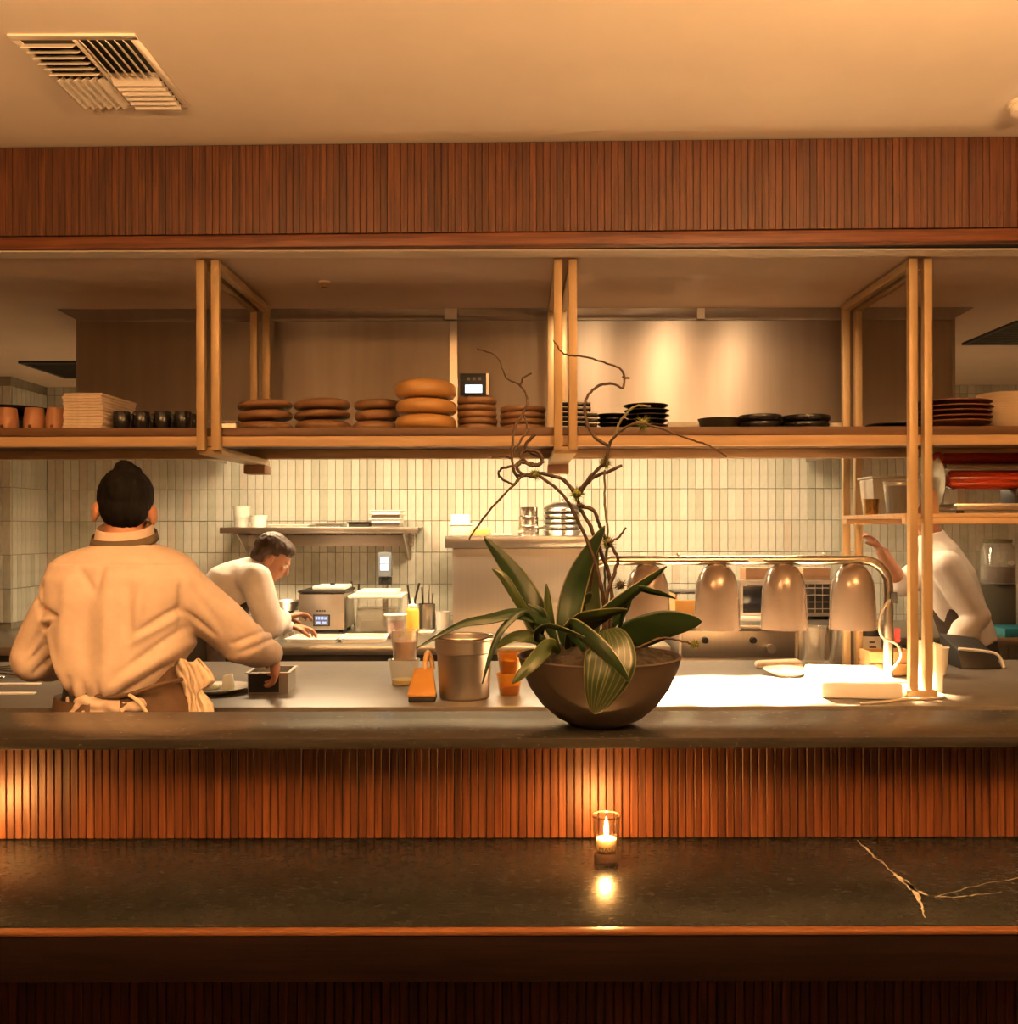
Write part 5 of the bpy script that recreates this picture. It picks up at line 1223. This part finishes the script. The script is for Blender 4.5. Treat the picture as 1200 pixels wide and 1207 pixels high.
def make_person(J, label, shirt, apron, hair, base, sleeve=1.0, shirt_mesh=None, hairbun=False, wr=0.006, hair_extra=None):
    """J: world-space joints. One continuous body mesh; clothes and hair are its children."""
    B = Vector(base); g = {k: (Vector(v) - B if k not in ('up', 'fwd', 'bfwd', 'hdR', 'hnR', 'hdL', 'hnL') else Vector(v)) for k, v in J.items() if k != 'folds' and not isinstance(v, (int, float))}
    up = (g['chest'] - g['pelvis']).normalized(); rt = (g['shR'] - g['shL']).normalized(); bf = g['bfwd']
    m = MB()
    T, HM = head_mb(m, g['head'], g['up'], g['fwd'])
    m.limb([g['chest'] + (g['neck'] - g['chest']) * 0.5, g['neck'], g['head'] - HM @ Vector((0, 0.012, 0.05))], [0.062, 0.052, 0.05])
    m.loft([ring(g['pelvis'] - up * 0.1, rt, bf, 0.12, 0.085), ring(g['pelvis'], rt, bf, 0.155, 0.105), ring(mid(g['pelvis'], g['chest'], .5), rt, bf, 0.13, 0.09),
            ring(g['chest'], rt, bf, 0.155, 0.105), ring(mid(g['chest'], g['neck'], .55), rt, bf, 0.14, 0.08), ring(g['neck'] - up * 0.01, rt, bf, 0.06, 0.055)])
    for s in 'LR':
        m.limb([g['sh' + s], mid(g['sh' + s], g['el' + s], .4), g['el' + s], mid(g['el' + s], g['wr' + s], .3), g['wr' + s]], [0.058, 0.05, 0.039, 0.041, 0.028])
        hand_mb(m, g['wr' + s], g['hd' + s], g['hn' + s], 1 if s == 'R' else -1, J.get('curl' + s, 0.5))
        m.limb([g['hip' + s], mid(g['hip' + s], g['kn' + s], .4), g['kn' + s], mid(g['kn' + s], g['an' + s], .3), g['an' + s]], [0.088, 0.078, 0.055, 0.052, 0.036])
        a_ = g['an' + s]; m.limb([a_ - bf * 0.02 + Vector((0, 0, -0.04)), a_ + bf * 0.09 + Vector((0, 0, -0.055)), a_ + bf * 0.15 + Vector((0, 0, -0.06))], [0.038, 0.036, 0.027])
    body = link('person', fin(remesh(m, 0.0055, 3), skin), None, base)
    tag(body, label, 'person')
    for s in (-1, 1):
        e = part('eye', MB().ell((0, 0, 0), (0.0115, 0.0115, 0.0115), n=14, m=8), white, body, 60, 0, T((s * 0.03, 0.073, -0.004)))
        part('iris', MB().ell(HM @ Vector((0, 0.009, 0)), (0.005, 0.005, 0.005), n=10, m=6), blackmat, e, 60)
    # hair
    h = MB()
    h.ell(T((0, -0.026, 0.03)), (0.080, 0.09, 0.088), HM, 24, 16); h.ell(T((0, -0.055, -0.014)), (0.07, 0.052, 0.066), HM, 20, 14)
    h.ell(T((0, 0.01, 0.062)), (0.072, 0.075, 0.05), HM, 20, 12)
    if hairbun:
        h.ell(T((-0.006, -0.066, 0.104)), (0.032, 0.03, 0.024), HM); h.ell(T((0.016, -0.06, 0.09)), (0.03, 0.03, 0.026), HM)
    hm = remesh(h, 0.005, 2)
    displace(hm, lambda p, nr: 0.0028 * mnoise.noise(Vector((p.x * 110, p.y * 110, p.z * 35))))
    link('hair', fin(hm, hair), body)
    # trousers and shoes
    tr = MB(); sh_ = MB()
    tr.loft([ring(g['pelvis'] - up * 0.12, rt, bf, 0.14, 0.10), ring(g['pelvis'], rt, bf, 0.17, 0.118), ring(g['pelvis'] + up * 0.1, rt, bf, 0.15, 0.108)])
    for s in 'LR':
        tr.limb([g['hip' + s], mid(g['hip' + s], g['kn' + s], .45), g['kn' + s], mid(g['kn' + s], g['an' + s], .5), g['an' + s] + Vector((0, 0, 0.03))], [0.1, 0.092, 0.075, 0.07, 0.062])
        a_ = g['an' + s]; sh_.limb([a_ - bf * 0.03 + Vector((0, 0, -0.042)), a_ + bf * 0.09 + Vector((0, 0, -0.052)), a_ + bf * 0.165 + Vector((0, 0, -0.058))], [0.046, 0.045, 0.034])
    link('trousers', fin(remesh(tr, 0.012, 4), trouser), body)
    link('shoes', fin(remesh(sh_, 0.01, 3), blackmat), body)
    # shirt
    c = MB()
    if shirt_mesh: shirt_mesh(c, g, B)
    else:
        c.loft([ring(g['pelvis'] + up * 0.02, rt, bf, 0.172, 0.122), ring(mid(g['pelvis'], g['chest'], .35), rt, bf, 0.168, 0.122), ring(mid(g['pelvis'], g['chest'], .7), rt, bf, 0.178, 0.128),
                ring(g['chest'], rt, bf, 0.182, 0.128), ring(mid(g['chest'], g['neck'], .6), rt, bf, 0.165, 0.1), ring(mid(g['chest'], g['neck'], .85), rt, bf, 0.09, 0.075), ring(g['neck'] + up * 0.012, rt, bf, 0.066, 0.063)])
    for s in 'LR':
        f = J.get('sleeve' + s, sleeve)
        a, b, w_ = g['sh' + s], g['el' + s], g['wr' + s]
        pts = [mid(a, g['chest'], .25), a, mid(a, b, .5), b]; rad = [0.075, 0.072, 0.069, 0.062]
        if f > 0.5:
            pts += [mid(b, w_, .5), mid(b, w_, 0.93)]; rad += [0.058, 0.042]
        c.limb(pts, rad, 18)
    sm_ = remesh(c, J.get('voxel', 0.008), J.get('smooth', 7))
    folds = J.get('folds', ())
    def wrinkle(p, nr):
        q_ = mnoise.noise(Vector((p.x * 9 + p.z * 6, p.y * 9, p.z * 4))) * wr + mnoise.noise(Vector((p.x * 22 + p.z * 14, p.y * 20, p.z * 9 + 5))) * wr * 0.45
        for (x0, z0, x1, z1, w__, amp) in folds:
            if nr.y > 0.35: break
            dx, dz = x1 - x0, z1 - z0; t = max(0, min(1, ((p.x - x0) * dx + (p.z - z0) * dz) / (dx * dx + dz * dz)))
            ds = math.hypot(p.x - x0 - t * dx, p.z - z0 - t * dz)
            if ds < 3 * w__: q_ += amp * math.exp(-(ds / w__) ** 2) * (0.3 + 0.7 * math.sin(PI * min(1, t * .86 + .1)))
        return q_
    displace(sm_, wrinkle)
    link('shirt', fin(sm_, shirt), body)
    return body, g, T, HM, up, rt, bf

# --- cook in the tan shirt, seen from behind, reaching into the pan
D1 = 2.55; base1 = (X(148, D1), D1, 0)
def W(px, py, dy): return P(px, py, D1 + dy)
S1 = D1 / F
def chef_shirt(c, g, B):
    rows = [(640, 112, 184, .062, .03, 0), (645, 96, 200, .078, .025, 0), (652, 78, 216, .09, .02, 0), (662, 62, 228, .105, .012, 0), (680, 56, 234, .12, .005, 0), (705, 58, 228, .13, 0, 0),
            (735, 62, 225, .135, 0, 0), (762, 68, 225, .14, 0, 4), (782, 74, 219, .146, 0, 16), (800, 82, 212, .146, 0, 27), (812, 90, 204, .135, 0, 30), (820, 98, 192, .118, 0, 30)]
    rings = []
    for (py, xl_, xr_, b_, yc, tilt) in rows:
        cx = (xl_ + xr_) / 2; a = (xr_ - xl_) / 2 * S1
        r = ring(W(cx, py, yc) - B, (1, 0, 0), (0, 1, 0), a, b_, 2.5, 40)
        for p in r:
            f = max(-0.2, min(1, (p.x - 0.02) / 0.17)); p.z += tilt * S1 * max(0, f) ** 1.3
        rings.append(r)
    c.loft(rings)
lz = lambda py: EYE + (CY - py) * S1
lx = lambda px: (px - 148) * S1
J1 = dict(pelvis=(base1[0], D1, 0.98), chest=W(146, 700, 0.0), neck=W(147, 637, 0.035), head=W(148, 597, 0.07), up=(0, 0.22, 1), fwd=(-0.36, 1, -0.28), bfwd=Vector((0, 1, 0)),
          shL=W(80, 693, 0), elL=W(40, 776, 0.0), wrL=W(72, 782, 0.24), hdL=(0.35, 0.9, 0.02), hnL=(0.1, 0, -1),
          shR=W(212, 691, 0.0), elR=W(284, 756, 0.10), wrR=P(321, 770, D1 + 0.44), hdR=(-0.02, 0.6, -0.75), hnR=(-0.9, -0.1, 0.1),
          hipL=(base1[0] - 0.1, D1, 0.9), hipR=(base1[0] + 0.1, D1, 0.9), knL=(base1[0] - 0.11, D1 + 0.03, 0.5), knR=(base1[0] + 0.12, D1 + 0.03, 0.5), anL=(base1[0] - 0.12, D1 - 0.02, 0.095), anR=(base1[0] + 0.13, D1 - 0.02, 0.095),
          voxel=0.0055, smooth=10,
          folds=[(lx(a_), lz(b_), lx(c_), lz(d_), w_, m_) for a_, b_, c_, d_, w_, m_ in (
              (60, 661, 234, 661, .004, -.004), (62, 690, 64, 735, .006, -.010), (222, 690, 222, 745, .006, -.010),   # yoke and armhole seams
              (112, 666, 132, 692, .010, -.008), (140, 668, 136, 695, .010, -.007), (126, 680, 128, 800, .026, -.014), (100, 680, 98, 800, .02, .007),
              (150, 668, 152, 790, .018, .008), (172, 690, 176, 770, .014, -.009), (186, 686, 182, 745, .013, .010),
              (220, 714, 184, 738, .008, -.013), (220, 724, 176, 752, .010, .010), (224, 738, 168, 782, .008, -.010), (222, 758, 150, 806, .013, .011), (212, 778, 160, 812, .007, -.007),
              (60, 712, 90, 722, .008, -.015), (66, 738, 88, 722, .008, -.012), (62, 728, 78, 727, .009, .012), (66, 748, 96, 806, .010, -.010), (76, 742, 104, 800, .012, .008),
              (44, 690, 62, 716, .008, -.010), (60, 742, 44, 764, .006, -.008), (64, 756, 44, 778, .006, -.008), (66, 772, 48, 792, .006, -.007),
              (234, 690, 262, 742, .012, -.007), (226, 718, 252, 748, .008, -.009), (262, 712, 292, 752, .012, .006), (270, 760, 300, 748, .007, -.007), (276, 772, 306, 760, .007, -.006),
              (108, 790, 106, 818, .008, -.008), (124, 796, 124, 820, .008, -.008), (142, 796, 144, 818, .008, -.008), (116, 796, 116, 816, .008, .006), (92, 792, 92, 814, .007, -.007))])
body1, g1, T1, M1, up1, rt1, bf1 = make_person(J1, 'cook in a tan shirt and brown apron seen from behind, reaching into a pan', shirt_m, apron_m, hair_m, base1, shirt_mesh=chef_shirt, hairbun=True, wr=0.0045)
o1 = Vector(base1)
# collar, apron neck strap, apron, ties, towel
cl = []
for i, (py, r_, yc) in enumerate(((641, .083, .03), (630, .078, .033), (622, .074, .036), (619, .071, .037), (624, .068, .036), (640, .066, .033))):
    cl.append(ring(W(147, py, yc) - o1, (1, 0, 0), (0, 0.96, 0.28), r_, r_ * 0.9, 2.2, 36))
cm = MB()
nn = 36; vs = [p for r in cl for p in r]; fs = []
for i in range(len(cl) - 1):
    for k in range(nn): fs.append((i * nn + k, i * nn + (k + 1) % nn, (i + 1) * nn + (k + 1) % nn, (i + 1) * nn + k))
part('collar', cm.add(vs, fs), shirt_m, body1, 60)
def band(ra, rb, mat, name, n_=36):
    v_ = list(ra) + list(rb); return part(name, MB().add(v_, [(k, (k + 1) % n_, n_ + (k + 1) % n_, n_ + k) for k in range(n_)]), mat, body1, 60)
st = band(ring(W(147, 638, .031) - o1, (1, 0, 0), (0, .96, .28), .0865, .0795, 2.2, 36), ring(W(147, 628, .034) - o1, (1, 0, 0), (0, .96, .28), .0815, .0745, 2.2, 36), olive_strap, 'apron_neck_strap')
sm = st.modifiers.new('t', 'SOLIDIFY'); sm.thickness = 0.003; sm.offset = 1
# apron skirt wrapped round the hips, open a little at the back
av, af = [], []
rowz = [lz(782), lz(800), lz(818), lz(840), 0.8, 0.62, 0.45]
for i, z in enumerate(rowz):
    for k in range(49):
        t = R(-78) + R(336) * k / 48 if i else R(-78) + R(336) * k / 48
        a, b_ = (0.150, 0.118) if i < 2 else (0.168 + 0.008 * i, 0.132 + 0.006 * i)
        zz = z - (0.085 if math.cos(t) < 0.2 and i < 2 else 0) * (1 if i == 0 else 0.6)
        av.append((a * math.cos(t) + 0.004 * math.sin(9 * t) * (i > 1) + 0.004, b_ * math.sin(t), zz))
for i in range(len(rowz) - 1):
    for k in range(48): af.append((i * 49 + k, i * 49 + k + 1, (i + 1) * 49 + k + 1, (i + 1) * 49 + k))
ap = part('apron', MB().add(av, af), apron_m, body1, 60); sm = ap.modifiers.new('t', 'SOLIDIFY'); sm.thickness = 0.003; sm.offset = 1
# light shirt tails and apron strings bunched at the small of the back
sh2 = MB()
def cloth_ell(px, py, yy, a, b_, c_, rot=0): sh2.ell(W(px, py, yy) - o1, (a, b_, c_), Matrix.Rotation(rot, 3, 'Y'), 18, 12)
cloth_ell(116, 828, -0.115, 0.07, 0.028, 0.03); cloth_ell(108, 842, -0.115, 0.06, 0.028, 0.04); cloth_ell(142, 835, -0.125, 0.03, 0.022, 0.032, 0.4); cloth_ell(160, 832, -0.125, 0.028, 0.02, 0.022, -0.5); cloth_ell(84, 838, -0.07, 0.014, 0.03, 0.05)
smm = remesh(sh2, 0.005, 5)
displace(smm, lambda p, nr: 0.006 * mnoise.noise(Vector((p.x * 40, p.y * 30, p.z * 60))))
link('shirt_tail', fin(smm, shirt_m), body1)
part('apron_tie', MB().tube(smoothpts([W(88, 812, -.1) - o1, W(120, 820, -.136) - o1, W(150, 818, -.138) - o1, W(190, 806, -.12) - o1, W(214, 800, -.06) - o1]), 0.006, 8), apron_m, body1)
part('apron_tie', MB().tube(smoothpts([W(152, 818, -.14) - o1, W(165, 828, -.15) - o1, W(176, 846, -.15) - o1]), 0.005, 8), towel_m, body1)
tw = MB(); NU, NV = 26, 30; tv = []
prof = [(778, 222, 13), (783, 224, 18), (792, 228, 21), (802, 232, 20), (810, 231, 15), (814, 229, 11), (820, 230, 13), (830, 233, 16), (842, 233, 17), (860, 232, 16), (885, 230, 15)]
for j in range(NV + 1):
    f = j / NV * (len(prof) - 1); k = min(int(f), len(prof) - 2); t = f - k; t = t * t * (3 - 2 * t)
    py, cx, hwp = [prof[k][i] * (1 - t) + prof[k + 1][i] * t for i in range(3)]
    for i in range(NU + 1):
        u = -1 + 2 * i / NU
        dep = -0.03 - 0.02 * math.cos(u * 1.4) * (hwp / 20) - 0.006 * math.sin(u * 8.5 + j * 0.16) - 0.004 * math.sin(u * 17 - j * 0.3)
        tv.append(W(cx + hwp * u + 1.5 * math.sin(j * 0.5 + u * 3), py + 2.5 * math.sin(u * 5 + 1), dep) - o1)
twm = MB().add(tv, [(j * (NU + 1) + i, j * (NU + 1) + i + 1, (j + 1) * (NU + 1) + i + 1, (j + 1) * (NU + 1) + i) for j in range(NV) for i in range(NU)]).mesh('kitchen_towel', towel_m, 80)
two = tag(link('kitchen_towel', twm, None, base1), 'crumpled tan kitchen towel tucked at the hip of the tan-shirted cook', 'towel')
sm = two.modifiers.new('t', 'SOLIDIFY'); sm.thickness = 0.005; sm.offset = 0

# --- cook in white bending over the back counter
D2_ = 4.30; b2 = (X(228, D2_), D2_, 0)
def W2(px, py, dy=0): return P(px, py, D2_ + dy)
bf2 = Vector((0.86, 0.25, -0.44)).normalized()
J2 = dict(pelvis=W2(232, 748), chest=W2(280, 684), neck=W2(306, 664), head=W2(322, 656, 0.0), up=(0.55, 0.1, 0.85), fwd=(0.82, 0.25, -0.5), bfwd=bf2,
          shR=W2(302, 682, -0.17), elR=W2(318, 738, -0.16), wrR=W2(334, 728, 0.02), hdR=(0.7, 0.7, 0.15), hnR=(0.1, -0.1, -1),
          shL=W2(290, 674, 0.17), elL=W2(318, 726, 0.2), wrL=W2(338, 738, 0.2), hdL=(0.8, 0.5, -0.1), hnL=(0, 0, -1),
          hipL=W2(226, 768, 0.09), hipR=W2(226, 768, -0.09), knL=W2(230, 880, 0.1), knR=W2(226, 880, -0.1), anL=(b2[0] - 0.02, D2_ + 0.1, 0.095), anR=(b2[0] - 0.04, D2_ - 0.1, 0.095))
J2['shL'], J2['shR'] = J2['shL'], J2['shR']
p2 = make_person(J2, 'cook in a white jacket bent over the back counter', shirt_w, apron_d, hair_b, b2, wr=0.006)
# --- cook at the far right, half hidden by the shelf
D3_ = 4.36; b3 = (X(1140, D3_), D3_, 0)
def W3(px, py, dy=0): return P(px, py, D3_ + dy)
bf3 = Vector((-0.93, -0.05, -0.3)).normalized()
J3 = dict(pelvis=W3(1148, 768), chest=W3(1118, 682), neck=W3(1098, 632), head=W3(1078, 588), up=(-0.3, 0, 1), fwd=(-0.95, -0.1, -0.35), bfwd=bf3,
          shR=W3(1108, 664, 0.17), elR=W3(1062, 690, 0.2), wrR=W3(1040, 652, 0.12), hdR=(-0.6, -0.1, 0.7), hnR=(-0.6, 0, -0.5),
          shL=W3(1116, 668, -0.17), elL=W3(1150, 728, -0.2), wrL=W3(1122, 762, -0.22), hdL=(-0.8, 0.1, -0.5), hnL=(0, 0, -1),
          hipL=W3(1148, 788, -0.09), hipR=W3(1148, 788, 0.09), knL=W3(1140, 880, -0.1), knR=W3(1150, 880, 0.1), anL=(b3[0] + .03, D3_ - 0.1, 0.095), anR=(b3[0] + .05, D3_ + 0.1, 0.095), sleeveR=0.4)
p3 = make_person(J3, 'cook in a pale shirt and dark apron behind the right posts', shirt_w, apron_d, hair_b, b3, wr=0.006)
def front_apron(pp, J, base, a0, a1, w0, w1, off=0.132, zl=0.5):
    body, g, T, HM, up, rt, bf = pp
    rows = [mid(g['pelvis'], g['chest'], .9), mid(g['pelvis'], g['chest'], .6), mid(g['pelvis'], g['chest'], .3), g['pelvis']]
    rows += [Vector((g['pelvis'].x, g['pelvis'].y, z)) + bf * 0.02 for z in (0.75, 0.6, 0.48)]
    vs, fs = [], []
    for i, c in enumerate(rows):
        a = 0.12 if i < 1 else 0.185
        for k in range(17):
            t = R(90) + R((-1 + k / 8) * (50 if i == 0 else 78))
            vs.append(c + rt * (1.04 * max(a, .18) * math.cos(t)) + bf * (off * math.sin(t)))
    for i in range(len(rows) - 1):
        for k in range(16): fs.append((i * 17 + k, i * 17 + k + 1, (i + 1) * 17 + k + 1, (i + 1) * 17 + k))
    o = part('apron', MB().add(vs, fs), apron_d, body, 60); s_ = o.modifiers.new('t', 'SOLIDIFY'); s_.thickness = 0.003; s_.offset = 1
front_apron(p2, J2, b2, 0, 0, 0, 0); front_apron(p3, J3, b3, 0, 0, 0, 0)
